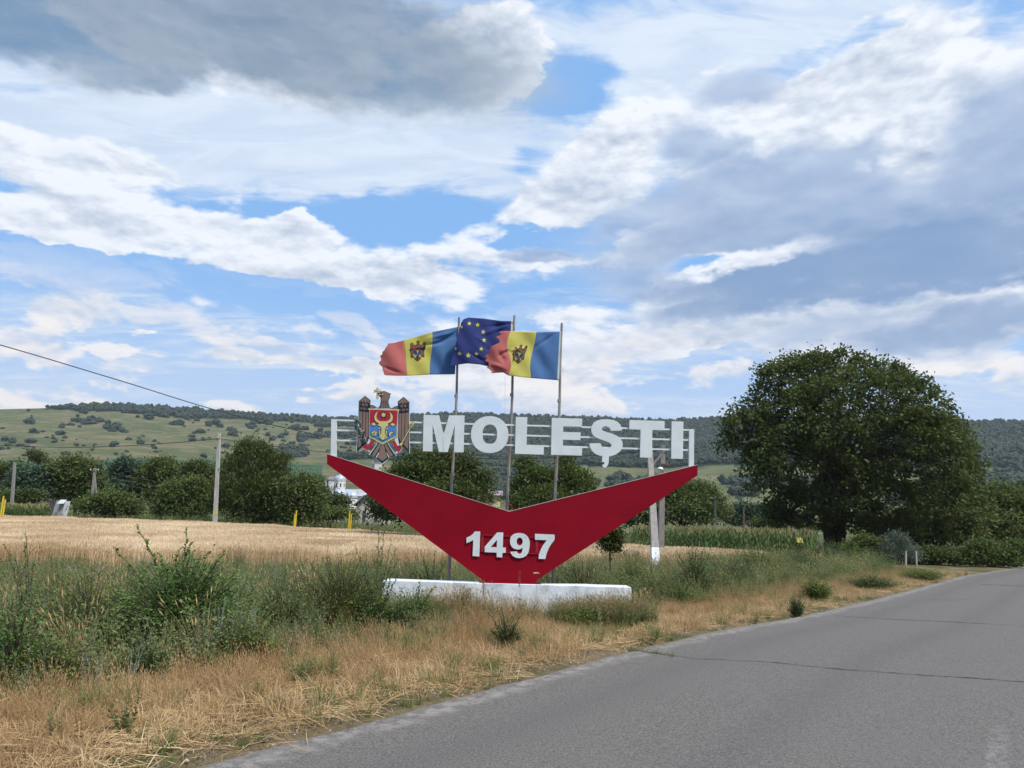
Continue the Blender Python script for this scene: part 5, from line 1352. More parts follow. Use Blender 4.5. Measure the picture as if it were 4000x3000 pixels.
# ------------------------------------------------------------------ single bushes on the pasture slope
HB = 'bushes dotted over the dry pasture hillside'
spots = []
named = [(178, 913), (165, 910), (190, 915), (205, 908), (236, 928), (248, 926), (262, 932), (320, 905), (412, 905), (452, 917), (470, 920), (388, 918), (502, 939), (610, 944), (560, 913), (580, 915), (640, 925), (655, 930),
         (250, 960), (520, 985), (655, 950), (430, 935), (505, 930), (545, 925), (350, 900), (130, 940), (70, 955), (60, 915), (745, 985)]
def hill_point(px, py):
    d = Vector(ray(px*4000/2212, py*4000/2212)).normalized()
    h = hbvh.ray_cast(Vector((0, 0, EYE)), d); return h[0]
for px, py in named:
    for k in range(3):
        spots.append((px + random.gauss(0, 5), py + random.gauss(0, 2), random.uniform(5, 9)))
for _ in range(460):
    px = random.uniform(-20, 900); py = 888 + 100*random.random()
    if mnoise.fractal(Vector((px/70., py/16., 3.3)), 1, 2, 3) + .25*(px/900) > .12: spots.append((px, py, random.choice((2.5, 3.5, 4.5, 6.5))*random.uniform(.8, 1.2)))
for _ in range(110):
    spots.append((random.uniform(1180, 1760) if random.random() < .8 else random.uniform(2060, 2212), random.uniform(988, 1075), random.uniform(3, 7)))
nb = 0
for px, py, s in spots:
    h = hill_point(px, py)
    if h is None or nb > 296: continue
    r_ = math.hypot(h.x, h.y)
    o = add('hillside_bush', farm[nb % 4], None, loc=h - Vector((0, 0, s*.1)), label='small dark bush on the dry pasture hillside', cat='bush', group=HB)
    s *= r_/1000*1.0
    o.scale = (s*random.uniform(.9, 1.5), s*random.uniform(.9, 1.3), s*random.uniform(.7, 1.0)); o.rotation_euler.z = random.uniform(0, 6.28); nb += 1

# ------------------------------------------------------------------ wheat, maize, undergrowth
WHT = leafy('ripe wheat', (0.58, 0.42, 0.25), (0.86, 0.69, 0.47), (0.54, 0.37, 0.21), trans=0.2, inst=True, rough=.8)
def wheat_clump(seed, n=46, w=0.013):
    return mesh_np('wheat', *(lambda V, F, T: (V, F, WHT, T))(*blades(n, .78, .10, .34, .05, w, .02, head=.10, headw=.022)))
proto_col('wheat', [wheat_clump(k) for k in range(5)])
proto_col('wheat_far', [mesh_np('wheat', *(lambda V, F, T: (V, F, WHT, T))(*blades(60, .78, .10, .6, .06, .03, .02, head=.13, headw=.05))) for k in range(4)])
def front_line(x):                       # near edge of the wheat
    return np.interp(x, [-60, -15, -8, 0, 6, 12], [6, 21.5, 24.5, 28.5, 32.5, 37.5])
def back_line(x):
    return np.interp(x, [-80, -45, -15, -4, 4, 9, 13], [72, 66, 60, 56, 49, 42, 38])
def region(n, x0, x1, y0, y1):
    return rng.uniform(x0, x1, n), rng.uniform(y0, y1, n)
x, y = region(52000, -34, 13, 12, 40)
k = (y > front_line(x) + 0.35*np.sin(x*1.9)+.25*np.sin(x*4.7)) & (y < np.minimum(back_line(x), 38)) & (np.abs(x) < y*0.86)
x, y = x[k], y[k]
Pn = np.stack([x, y, gh(x, y)], -1)
x, y = region(42000, -62, 13, 36, 73)
k = (y > np.maximum(front_line(x), 37)) & (y < back_line(x)) & (np.abs(x) < y*0.86)
x, y = x[k], y[k]
Pf = np.stack([x, y, gh(x, y)], -1)
print('wheat', len(Pn), len(Pf))
def shade_of(P, s): return np.clip(0.5 + 0.9*np.array([mnoise.fractal(Vector((a/s, b/s*1.0, 5)), 1, 2, 3) for a, b in P[:, :2]]), 0, 1)
scatter('wheat_field', 'wheat', Pn, scl=np.stack([rng.uniform(.85, 1.15, len(Pn))]*2 + [rng.uniform(.88, 1.08, len(Pn))], -1), tilt=.07, shade=shade_of(Pn, 3.0), label='near part of the ripe golden wheat field')
scatter('wheat_field', 'wheat_far', Pf, scl=np.stack([rng.uniform(.85, 1.15, len(Pf))]*2 + [rng.uniform(.90, 1.07, len(Pf))], -1), tilt=.05, shade=shade_of(Pf, 5.0), label='far part of the ripe golden wheat field')
# under the ears: straw-coloured floor of the crop
gx = np.linspace(-75, 12.6, 110); gy = np.linspace(0, 1, 60)
GXX, GT = np.meshgrid(gx, gy)
GYY = front_line(GXX)+.5 + (back_line(GXX)-front_line(GXX)-.8)*GT
GZZ = gh(GXX, GYY) + .52 + .03*np.sin(GXX*3+GYY*2) - .40*(GT < .001)
wf = np.array([(q*110+k, q*110+k+1, (q+1)*110+k+1, (q+1)*110+k) for q in range(59) for k in range(109)])
add('wheat_stubble', mesh_np('wheat_floor', np.stack([GXX, GYY, GZZ], -1).reshape(-1, 3), wf, solid('matted wheat stalks', (.52, .37, .21), (.38, .26, .14), 14, .95, .05, 30, stretch=(1, 1, 1)), smooth=True), kind='stuff', label='matted stalks under the wheat ears')
# maize
MZ = leafy('maize leaves', (0.030, 0.065, 0.018), (0.085, 0.145, 0.040), (0.10, 0.12, 0.035), trans=.25, inst=True)
MZT = leafy('maize tassel', (0.30, 0.24, 0.10), (0.40, 0.32, 0.16), None, trans=.1)
def maize(seed):
    rr = random.Random(seed); V, F, T, MI = [], [], [], []
    h = 1.9
    def strip(pts, ws, t, mi, sd):
        o = len(V)
        for p, w in zip(pts, ws): V.append(Vector(p)-sd*w); V.append(Vector(p)+sd*w); T.extend([t, t])
        for k in range(len(pts)-1): F.append((o+2*k, o+2*k+1, o+2*k+3, o+2*k+2)); MI.append(mi)
    for a in (0, 1.57): strip([(0, 0, 0), (0, 0, h*.95)], [.018, .010], .3, 0, Vector((math.cos(a), math.sin(a), 0)))
    for k in range(11):
        z = .25 + k*.15; a = (k % 2)*math.pi + rr.uniform(-.6, .6) + seed; d = Vector((math.cos(a), math.sin(a), 0)); sd = Vector((-d.y, d.x, 0)); ln = rr.uniform(.45, .7)*(1-.03*k)
        strip([(0, 0, z), tuple(d*ln*.35+Vector((0, 0, z+.20))), tuple(d*ln*.75+Vector((0, 0, z+.20))), tuple(d*ln+Vector((0, 0, z-.05)))], [.02, .042, .035, .004], rr.random(), 0, sd)
    for k in range(5):
        a = rr.uniform(0, 6.28); strip([(0, 0, h*.93), (math.cos(a)*.12, math.sin(a)*.12, h+.16)], [.012, .008], .5, 1, Vector((math.sin(a), math.cos(a), 0)))
    return mesh_np('maize', np.array(V), np.array(F), [MZ, MZT], np.array(T), mat_idx=MI)
proto_col('maize', [maize(k) for k in range(5)])
rows = []
for px0, px1, Y0, Y1, sc in ((2430, 3180, 41, 62, 1.0), (-40, 175, 64, 72, .95)):
    for Y in np.arange(Y0, Y1, .72):
        xa, xb = at(px0 + (Y-Y0)*3*(px0 > 0), 2100, Y)[0], at(px1, 2100, Y)[0]
        if px0 > 2000: xa = max(xa, 10.2 - (Y-41)*.1); 
        for X in np.arange(xa, xb, .26):
            if px0 > 2000 and Y < 38.5 + (X-10)*.55: continue
            rows.append((X+rng.normal(0, .05), Y+rng.normal(0, .06), sc))
rows = np.array(rows); P = np.stack([rows[:, 0], rows[:, 1], gh(rows[:, 0], rows[:, 1])], -1)
print('maize', len(P))
s_ = rng.uniform(.82, 1.08, len(P))*rows[:, 2]
scatter('maize_field', 'maize', P, scl=s_, tilt=.05, shade=shade_of(P, 8)*.7, label='green maize standing behind the wheat')
# undergrowth and rough grass beyond the wheat, between the trees
def weed_mesh(n_st, h, spread, leaf, mat, per=16, asp=.45, flower=None, fmat=None, fsize=.02, upright=.25):
    """stems with leaves all along, one small plant"""
    V, F, T, MI = [], [], [], []; o = 0
    for s in range(n_st):
        a = rng.uniform(0, 6.28); r0 = spread*.25*rng.uniform(); hh = h*rng.uniform(.6, 1.1)
        d = np.array([math.cos(a), math.sin(a), 0]); b = d*r0; tip = d*(r0+spread*rng.uniform(.1, 1))+np.array([0, 0, hh])
        mid = (b+tip)/2 + d*upright*spread*-.3
        t = np.linspace(.12, 1, per)
        C = b*(1-t[:, None])**2 + mid*2*(t*(1-t))[:, None] + tip*(t**2)[:, None]
        dirs = unit(np.stack([np.cos(t*37+a), np.sin(t*37+a), np.full(per, .45)], -1) + rng.normal(0, .25, (per, 3)))
        ln = leaf*(1.15-.7*t)*rng.uniform(.7, 1.2, per)
        side = unit(np.cross(dirs, np.array([0, 0, 1.0])+rng.normal(0, .3, (per, 3))))
        v, f = leaf_quads(C+dirs*ln[:, None]*.5, dirs, side, ln, ln*asp)
        V.append(v); F.append(f+o); T.append(np.repeat(rng.uniform(0, 1, per), 4)); MI += [0]*per; o += len(v)
        sd = np.array([-d[1], d[0], 0])*.004
        sv = np.array([b-sd, b+sd, mid+sd, mid-sd, tip-sd*.5, tip+sd*.5]); V.append(sv); F.append(np.array([[0, 1, 2, 3], [3, 2, 5, 4]])+o); T.append(np.zeros(6)); MI += [0, 0]; o += 6
        if flower:
            m_ = flower; tt = rng.uniform(.62, 1.02, m_)
            C = b*(1-tt[:, None])**2 + mid*2*(tt*(1-tt))[:, None] + tip*(tt**2)[:, None] + rng.normal(0, fsize*.5, (m_, 3))
            v, f = leaf_quads(C, rand_dirs(m_), rand_dirs(m_), np.full(m_, fsize), np.full(m_, fsize)); V.append(v); F.append(f+o); T.append(np.repeat(rng.uniform(0, 1, m_), 4)); MI += [1]*m_; o += len(v)
    mats = [mat] + ([fmat] if flower else [])
    return mesh_np('weed', np.concatenate(V), np.concatenate(F), mats, np.concatenate(T), mat_idx=MI)
WGR = leafy('weed leaves', (0.045, 0.072, 0.022), (0.175, 0.23, 0.068), (0.20, 0.21, 0.09), trans=.28, inst=True)
RGH = leafy('rough green grass', (0.07, 0.085, 0.028), (0.16, 0.16, 0.06), (0.24, 0.19, 0.09), trans=.25, inst=True)
proto_col('rough', [mesh_np('grass', *(lambda V, F, T: (V, F, RGH, T))(*blades(40, .55, .35, .45, .30, .035, .3))) for k in range(4)] + [weed_mesh(8, .9, .5, .16, WGR, 12) for k in range(3)])
x, y = region(26000, -75, 45, 40, 125)
wood = y > back_line(x)+.2
maz = (x > 9.5) & (y < 62)
k = wood & (np.abs(x) < y*.88) & ~(maz & (y > 38)) & (rng.uniform(0, 1, len(x)) < np.interp(y, [40, 70, 125], [1, .8, .45]))
t_, s_ = road_ts(x, y); k &= s_ > 3
x, y = x[k], y[k]; P = np.stack([x, y, gh(x, y)], -1)
print('rough', len(P))
scatter('rough_grass', 'rough', P, scl=rng.uniform(.9, 1.9, len(P)), tilt=.1, shade=shade_of(P, 9), pick=np.where(rng.uniform(0, 1, len(P)) < .6, rng.integers(0, 4, len(P)), rng.integers(4, 7, len(P))), label='rough grass and weeds beyond the wheat among the trees')

# ------------------------------------------------------------------ the roadside verge
DRY = leafy('dry straw grass', (0.27, 0.175, 0.08), (0.54, 0.39, 0.205), (0.36, 0.215, 0.10), trans=.22, inst=True, rough=.8)
STR = leafy('bleached mown straw', (0.40, 0.27, 0.125), (0.66, 0.50, 0.29), (0.33, 0.21, 0.10), trans=.15, inst=True, rough=.8)
TAL = leafy('tall seeding grass', (0.09, 0.10, 0.04), (0.29, 0.255, 0.14), (0.17, 0.165, 0.075), trans=.25, inst=True, rough=.8)
GRN = leafy('green verge grass', (0.05, 0.08, 0.02), (0.17, 0.22, 0.06), (0.19, 0.20, 0.075), trans=.3, inst=True)
SAG = leafy('silver wormwood leaves', (0.15, 0.19, 0.14), (0.32, 0.36, 0.29), (0.20, 0.24, 0.17), trans=.15, inst=True)
BUSHG = leafy('shrub leaves', (0.028, 0.055, 0.014), (0.085, 0.125, 0.032), (0.05, 0.075, 0.022), trans=.3, inst=True)
PUR = leafy('violet petals', (0.10, 0.06, 0.38), (0.20, 0.14, 0.55), None, trans=.2)
PNK = leafy('pale pink petals', (0.50, 0.42, 0.52), (0.70, 0.65, 0.68), None, trans=.2)
CRE = leafy('cream flower heads', (0.60, 0.56, 0.40), (0.75, 0.72, 0.55), None, trans=.1)
BRN = leafy('brown seed heads', (0.13, 0.07, 0.035), (0.25, 0.14, 0.07), None, trans=.05)
bl = lambda mat, *a, **k: mesh_np('grass', *(lambda V, F, T: (V, F, mat, T))(*blades(*a, **k)))
W_ = (-.10, -.03)                           # the breeze leans the stems to the left
proto_col('dry_grass', [bl(DRY, 34, .24, .4, .13, .28, .006, .25, W_, head=.035, headw=.007) for _ in range(4)] + [bl(DRY, 26, .36, .3, .12, .22, .005, .2, W_, head=.05, headw=.008) for _ in range(3)])
def straw_mat(n):
    C = np.stack([rng.normal(0, .16, n), rng.normal(0, .16, n), rng.uniform(.005, .05, n)], -1)
    a = rng.uniform(0, 6.28, n); A = unit(np.stack([np.cos(a), np.sin(a), rng.normal(0, .14, n)], -1)); B = unit(np.cross(A, np.array([0, 0, 1.]) + rng.normal(0, .4, (n, 3))))
    V, F = leaf_quads(C, A, B, rng.uniform(.10, .38, n), np.full(n, .006)); return mesh_np('straw', V, F, STR, np.repeat(rng.uniform(0, 1, n), 4))
proto_col('straw', [straw_mat(46) for _ in range(4)] + [bl(STR, 26, .14, .5, .14, .6, .006, .3, W_) for _ in range(3)])
proto_col('tall_grass', [bl(TAL, 24, .62, .35, .13, .30, .007, .28, (-.16, -.05), head=.09, headw=.013) for _ in range(4)] + [bl(DRY, 16, .72, .3, .10, .25, .006, .25, (-.18, -.05), head=.11, headw=.014) for _ in range(2)])
proto_col('green_grass', [bl(GRN, 36, .20, .4, .12, .5, .009, .4, W_) for _ in range(3)] + [bl(GRN, 30, .40, .4, .12, .4, .010, .4, W_) for _ in range(2)])
proto_col('weeds', [weed_mesh(8, .55, .30, .10, WGR, 20, .5) for _ in range(3)] + [weed_mesh(6, .75, .28, .085, WGR, 24, .42) for _ in range(2)] + [weed_mesh(9, .22, .22, .07, WGR, 8) for _ in range(2)])
proto_col('wormwood', [weed_mesh(9, .72, .26, .05, SAG, 34, .30, upright=.5) for _ in range(4)])
proto_col('larkspur', [weed_mesh(3, .65, .15, .05, WGR, 12, .2, flower=9, fmat=PUR, fsize=.022) for _ in range(3)] + [weed_mesh(4, .5, .2, .03, WGR, 10, .2, flower=5, fmat=PNK, fsize=.018) for _ in range(1)] + [weed_mesh(2, .8, .1, .05, WGR, 8, .3, flower=22, fmat=BRN, fsize=.014) for _ in range(1)])
def n2(x, y, s, z=0.0, o=3): return np.array([mnoise.fractal(Vector((a/s, b/s, z)), 1, 2, o) for a, b in zip(x, y)])
def verge(n, s0, s1, t0=-7, t1=62, near=1.6):
    """more points near the camera"""
    u = rng.uniform(0, 1, n); t = t0 + (t1-t0)*u**near; s = rng.uniform(s0, s1, n)
    x, y = road_xy(t, s)
    k = (y > 2.0) & (np.abs(x) < 1.0*y + 2.5) & (y < front_line(x)+1.0)
    pl_k = ~((x > pl-.02) & (x < pr_+.02) & (y > 13.70) & (y < 14.38))
    k &= pl_k
    return x[k], y[k], t[k], s[k]
def lift(x, y): return np.stack([x, y, np.maximum(gh(x, y), -.02)], -1)
def grow(name, col, x, y, scl, label, **kw): 
    if 'rz' not in kw: kw['rz'] = rng.normal(0, .55, len(x))
    P = lift(x, y); print(name, len(P)); return scatter(name, col, P, scl=scl, label=label, **kw)
# boundary between the mown strip and the tall growth
def wild_s(x, y):
    t_, _ = road_ts(x, y)
    return 2.65 + .6*n2(x, y, 2.6, 3.3) - 1.0*sst(7.5, 9.5, t_)*sst(15, 12.5, t_)
x, y, t, s = verge(17000, .12, 3.9)
ws = wild_s(x, y); d = n2(x, y, 1.1, 8.0)
dens = sst(.10, .75, s + .35*d)*(1 - sst(ws-.2, ws+.6, s))
k = (rng.uniform(0, 1, len(x)) < dens) & (s > .9)
grow('dry_grass', 'dry_grass', x[k], y[k], rng.uniform(.7, 1.25, k.sum())*np.interp(s[k], [.9, 1.8, 3.5], [.40, .62, .8]), 'golden dry grass standing along the verge', tilt=.12, shade=shade_of(lift(x[k], y[k]), .8))
k = (rng.uniform(0, 1, len(x)) < np.maximum(dens, .5*sst(.1,.3,s))*.9) & (s < 2.2+.8*d)
grow('mown_straw', 'straw', x[k], y[k], rng.uniform(.8, 1.3, k.sum()), 'bleached mown straw lying along the road edge', tilt=.08, shade=shade_of(lift(x[k], y[k]), .6))
# green tufts creeping to the asphalt
x, y, t, s = verge(9000, .02, 4.2)
g = n2(x, y, .9, 21.0) + .5*n2(x, y, 3.5, 4.0)
k = (g > np.interp(s, [0, .5, 1.2, 2.5, 4], [.06, .10, .28, .22, .02])) & (rng.uniform(0, 1, len(x)) < .75)
grow('green_tufts', 'green_grass', x[k], y[k], rng.uniform(.35, .9, k.sum())*np.interp(s[k], [0, .6, 2], [.45, .8, 1]), 'green grass tufts in the dry verge', tilt=.15)
x, y, t, s = verge(3200, .0, 3.0)
g = n2(x, y, .7, 41.0)
k = (g > .30) & (rng.uniform(0, 1, len(x)) < .5)
grow('low_weeds', 'weeds', x[k], y[k], rng.uniform(.22, .6, k.sum()), 'low leafy weeds in the dry verge', tilt=.2, pick=rng.choice([0, 1, 5, 6], k.sum()))
# tall wild growth
def hmax(x, y):
    """how high the growth may stand: low in front of the plinth and the sign"""
    h = np.interp(np.hypot(x, y), [5, 12, 30, 60], [.56, .58, .66, .8])
    infront = sst(-2.9, -2.2, x)*sst(4.6, 3.2, x)*sst(14.6, 13.6, y)
    h = h*(1-.42*infront)
    near = sst(3.4, 2.2, road_ts(x, y)[1])
    far_ = sst(5.5, 9.5, road_ts(x, y)[1])*sst(40, 25, y)
    return h*(1-.35*near)*(1-.30*far_)
x, y, t, s = verge(30000, 2.0, 24, -9, 62, 1.5)
ws = wild_s(x, y); wild = sst(ws-.9, ws+.2, s); hm = hmax(x, y)*(1 + .55*n2(x, y, .9, 77.0) + .25*n2(x, y, 2.4, 5.0))
a = n2(x, y, 2.2, 11.0); b = n2(x, y, 1.4, 31.0); c = n2(x, y, 3.5, 51.0)
r = rng.uniform(0, 1, len(x))
left = sst(1, -4, x)
k = (r < wild*.17*(1+.9*a))
grow('tall_grass', 'tall_grass', x[k], y[k], (rng.uniform(.75, 1.25, k.sum())*hm[k]/.62), 'tall seeding grass leaning left in the wild strip', tilt=.14, shade=shade_of(lift(x[k], y[k]), 1.5))
r = rng.uniform(0, 1, len(x)); k = (r < wild*.80*sst(-.55, .15, b))
grow('tall_weeds', 'weeds', x[k], y[k], rng.uniform(.7, 1.25, k.sum())*hm[k]/.66, 'leafy weeds among the tall grass', tilt=.15, shade=shade_of(lift(x[k], y[k]), 2), pick=rng.integers(0, 5, k.sum()))
r = rng.uniform(0, 1, len(x)); k = (r < wild*.42*left*sst(-.2, .2, c+.3*a))
grow('wormwood', 'wormwood', x[k], y[k], rng.uniform(.7, 1.15, k.sum())*hm[k]/.72, 'silvery wormwood in drifts left of the sign', tilt=.15)
r = rng.uniform(0, 1, len(x)); k = (r < wild*.10*left*sst(-.1, .3, -c)) & (y < 22)
grow('wild_flowers', 'larkspur', x[k], y[k], rng.uniform(.7, 1.2, k.sum())*hm[k]/.72, 'violet and pink wild flowers among the grass', tilt=.15)
r = rng.uniform(0, 1, len(x)); k = (r < wild*.45*(1+a))
grow('under_grass', 'green_grass', x[k], y[k], rng.uniform(.8, 1.6, k.sum())*hm[k]/.75, 'shorter green grass under the tall growth', tilt=.2)
# dry stems in front of the plinth
x, y = rng.uniform(-1.2, .7, 70), rng.uniform(12.6, 13.6, 70)
grow('dry_stems', 'tall_grass', x, y, rng.uniform(.6, .95, 70)*np.interp(x, [-1.2, -.6, .0, .7], [.75, .95, .8, .6]), 'dry brown stems in front of the plinth', pick=np.full(70, 5), tilt=.08)
x = np.concatenate([rng.uniform(-2.4, 3.6, 260), rng.uniform(.9, 3.6, 520)]); y = rng.uniform(12.9, 13.66, 780)
kk = (x < 2.75 + rng.normal(0, .15, 780)) & (road_ts(x, y)[1] > 1.0); x, y = x[kk], y[kk]
grow('plinth_grass', 'tall_grass', x, y, rng.uniform(.55, .95, len(x))*np.interp(x, [-2.4, 1.2, 2.6, 3.4], [.7, .72, .9, .8]), 'low seeding grass along the foot of the plinth', tilt=.12)
x = np.concatenate([rng.uniform(-2.4, 3.2, 130), rng.uniform(.9, 3.6, 200)]); y = rng.uniform(12.8, 13.66, 330)
kk = (x < 2.9 + rng.normal(0, .2, 330)) & (road_ts(x, y)[1] > .9); x, y = x[kk], y[kk]
grow('plinth_weeds', 'weeds', x, y, rng.uniform(.5, .95, len(x))*np.interp(x, [-2.4, 1.2, 3.2], [.85, .8, .8]), 'leafy weeds along the foot of the plinth', tilt=.15, pick=rng.integers(0, 5, len(x)))
# other side of the road and the near corner
t = rng.uniform(-12, 50, 2600); s = -ROAD_W - rng.uniform(.2, 5, 2600); x, y = road_xy(t, s)
k = (y > -6); grow('dry_grass', 'dry_grass', x[k], y[k], rng.uniform(.7, 1.2, k.sum()), 'dry grass on the far side of the road', tilt=.12)
# weeds rooted in the crack at the road edge
cw = np.array([on_ground(2462 + 170*f, 2540 + 26*f + rng.normal(0, 2.5)) for f in rng.uniform(0, 1, 46)**1.4])
grow('crack_weeds', 'green_grass', cw[:, 0], cw[:, 1], rng.uniform(.12, .3, 46), 'dark green grass growing out of the road crack', tilt=.3)
# stones on the shoulder
proto_col('pebbles', [stone_mesh(k, .02) for k in range(4)])
PEB = solid('limestone chips', (.42, .40, .37), (.26, .24, .22), 20, .9)
for o in PROTO['pebbles'].objects: o.data.materials.append(PEB)
x, y, t, s = verge(2600, -.25, .85, -7, 30, 1.8)
k = rng.uniform(0, 1, len(x)) < np.exp(-((s-.18)/.28)**2)
P = lift(x[k], y[k]); P[:, 2] = np.maximum(P[:, 2], .002); scatter('chippings', 'pebbles', P, scl=rng.gamma(2.0, .15, len(P)), tilt=.5, label='loose pale chippings along the road edge')

# ------------------------------------------------------------------ single shrubs and plants
def shrub(name, label, px, pbase, h, w, mat, stems=50, per=34, leaf=.045, shoots=(), asp=.55, cat='shrub', Y=None, group=None, body=.72):
    """leafy stems fanning out from the root; shoots: (px, py) of long tips seen against the field"""
    if Y is None: X, Y = on_ground(px, pbase, 0.0)
    else: X = at(px, pbase, Y)[0]
    z0 = zg(X, Y); root = empty(name, (X, Y, z0), label=label, cat=cat, group=group)
    C, Dv, Ls, T = [], [], [], []; L = MB()
    ends = []
    for k in range(stems):
        a = rng.uniform(0, 6.28); rr = w*.5*math.sqrt(rng.uniform(.02, 1)); zt = h*body*(1.12-.62*(rr/(w*.5))**2)*rng.uniform(.55, 1.05)
        ends.append((Vector((rr*math.cos(a), rr*math.sin(a)*.85, zt)), per, 1.0))
    for sx, sy in shoots:
        q = Vector(at(sx, sy, Y + rng.uniform(-.15, .15))); ends.append((q - Vector((X, Y, z0)), int(per*1.7), .9))
    for tip, pn, sc in ends:
        b = Vector((rng.normal(0, .05*w), rng.normal(0, .05*w), 0)); mid = Vector((tip.x*.35, tip.y*.35, tip.z*.62))
        pts = bez(b, mid, tip, 7); L.tube(pts, [.009*(1-i/8)+.0015 for i in range(8)], 4, caps=False)
        t = np.linspace(.22 if sc == 1 else .35, 1, pn); P0, P1, P2 = map(np.array, (b, mid, tip))
        c = P0*(1-t[:, None])**2 + P1*2*(t*(1-t))[:, None] + P2*(t**2)[:, None]
        tang = unit(2*(1-t)[:, None]*(P1-P0) + 2*t[:, None]*(P2-P1))
        ph = t*40 + rng.uniform(0, 6); side = unit(np.stack([np.cos(ph), np.sin(ph), np.zeros(pn)], -1))
        dv = unit(tang*.55 + side*.9 + rng.normal(0, .25, (pn, 3)))
        twig = .17*w*rng.uniform(0, 1, pn)*(sc == 1)*(1.2-t*.6)
        c = c + side*twig[:, None] + rng.normal(0, .022*w, (pn, 3))*(sc == 1)
        C.append(c); Dv.append(dv); Ls.append(leaf*rng.uniform(.65, 1.25, pn)*(1.1-.35*t)); T.append(rng.uniform(0, 1, pn)*.7 + .3*(t > .8))
    C, Dv, Ls, T = np.concatenate(C), np.concatenate(Dv), np.concatenate(Ls), np.concatenate(T)
    C[:, 2] = np.maximum(C[:, 2], .02)
    B = unit(np.cross(Dv, unit(rng.normal(0, .5, (len(C), 3)) + np.array([0, 0, 1.]))))
    V, F = leaf_quads(C + Dv*Ls[:, None]*.5, Dv, B, Ls, Ls*asp)
    add('foliage', mesh_np('foliage', V, F, mat, np.repeat(T, 4)), root); L.obj('stem', TWIG, root)
    return root
SH1 = leafy('rose leaves', (0.028, 0.06, 0.016), (0.15, 0.25, 0.06), (0.10, 0.165, 0.042), trans=.3, spread=2.5)
SH2 = leafy('fine fresh leaves', (0.045, 0.075, 0.014), (0.19, 0.25, 0.055), (0.11, 0.145, 0.033), trans=.3, spread=2.5)
SH3 = leafy('dark small leaves', (0.025, 0.05, 0.015), (0.12, 0.18, 0.052), None, trans=.3)
shrub('rose_bush', 'big dense dark green bush with long shoots at the left, in front of the wheat', 690, 2560, 1.45, 1.9, SH1, 360, 46, .062,
    [(530, 2050), (560, 2100), (620, 2160), (730, 2065), (745, 2120), (690, 2170), (440, 2140), (480, 2200), (880, 2150), (850, 2190), (930, 2230), (780, 2180), (410, 2290), (640, 2200)], body=.78)
shrub('shrub', 'fine-leaved fresh green bush immediately left of the plinth', 1330, 2470, 1.18, 1.7, SH2, 300, 56, .036, [(1210, 2200), (1260, 2180), (1330, 2160), (1290, 2230), (1160, 2250), (1400, 2200)], asp=.5, body=.9)
shrub('briar', 'arching briar with two long leafy shoots between the fine-leaved bush and the V', 1470, 2420, .85, 1.1, SH1, 90, 32, .05, [(1385, 2135), (1420, 2190), (1480, 2050), (1530, 2110), (1555, 2180), (1560, 2240), (1430, 2240), (1500, 2080), (1545, 2150)], Y=11.6, body=.8)
shrub('shrub', 'leafy bush sprawling over the left end of the plinth', 1620, 2440, .72, 1.0, SH1, 80, 28, .05, [(1560, 2290), (1640, 2270), (1700, 2290), (1500, 2280), (1760, 2330)], Y=12.6, body=.85)
shrub('sapling', 'slim leafy plant at the far left edge rising above the weeds', 105, 2480, .95, .7, SH1, 50, 34, .042, [(100, 2078), (95, 2120), (60, 2180), (130, 2190), (20, 2130)], Y=9.3)
shrub('shrub', 'small dark bush standing alone in the dry grass below the plinth', 1975, 2540, .50, .52, SH3, 70, 30, .032, [(1905, 2390), (1960, 2375), (2040, 2400)], asp=.6, body=1.0)
shrub('shrub', 'bushy plant by the right flagpole behind the plinth', 2270, 2330, 1.2, 1.5, SH3, 120, 34, .05, [(2230, 2160), (2330, 2170), (2180, 2200)], Y=17.0, body=.9)
shrub('shrub', 'bright green shoots behind the plinth left of the V foot', 1690, 2310, 1.05, 1.3, SH2, 90, 34, .05, [(1640, 2150), (1655, 2190), (1700, 2150), (1740, 2190), (1600, 2200), (1560, 2180)], Y=16.5, body=.85)
shrub('shrub', 'green leafy weeds right of the right plinth end', 2560, 2330, .95, 1.5, SH2, 110, 34, .05, [(2440, 2180), (2470, 2200), (2500, 2190), (2540, 2210)], Y=17.5, body=.9)
shrub('shrub', 'dark leafy plant right of the white-footed strut', 2715, 2330, 1.35, 1.3, SH3, 120, 34, .06, [(2640, 2150), (2700, 2100), (2720, 2120), (2750, 2140), (2650, 2200)], Y=19.5, body=.95)
shrub('shrub', 'broad green bush at the right end of the wheat', 2960, 2260, 1.5, 2.9, SH2, 230, 36, .07, [(2900, 2150), (2990, 2150)], Y=27, body=.9)
shrub('shrub', 'olive bush between the wheat end and the yellow box', 3110, 2240, 1.3, 2.2, SH3, 160, 34, .08, [(3120, 2140)], Y=31, body=.9)
shrub('shrub', 'round green bush in the dry grass close to the road', 3190, 2352, .62, .95, SH2, 130, 34, .05, [], asp=.6, body=1.0)
shrub('shrub', 'small bush touching the road edge below the round one', 3112, 2408, .45, .42, SH3, 60, 28, .04, [], asp=.6, body=1.0)
shrub('shrub', 'low spreading green bush in the verge under the walnut', 3400, 2305, .55, 1.9, SH3, 150, 30, .06, [], asp=.6, body=1.0)
shrub('shrub', 'second low green bush further along the verge', 3600, 2270, .5, 2.2, SH2, 150, 30, .07, [], asp=.6, body=1.0)
shrub('shrub', 'leafy thicket under the walnut trunk', 3230, 2250, 1.5, 3.4, SH3, 260, 36, .09, [], Y=40, body=.95)
shrub('shrub', 'low brownish thicket left of the white posts', 3400, 2240, 1.2, 3.2, SH3, 200, 34, .09, [], Y=42, body=.95)
shrub('shrub', 'grey-green leafy weed clump left of the big dense bush', 330, 2560, .95, 1.1, SH2, 120, 34, .045, [(300, 2250), (240, 2270), (360, 2260)], body=.95)
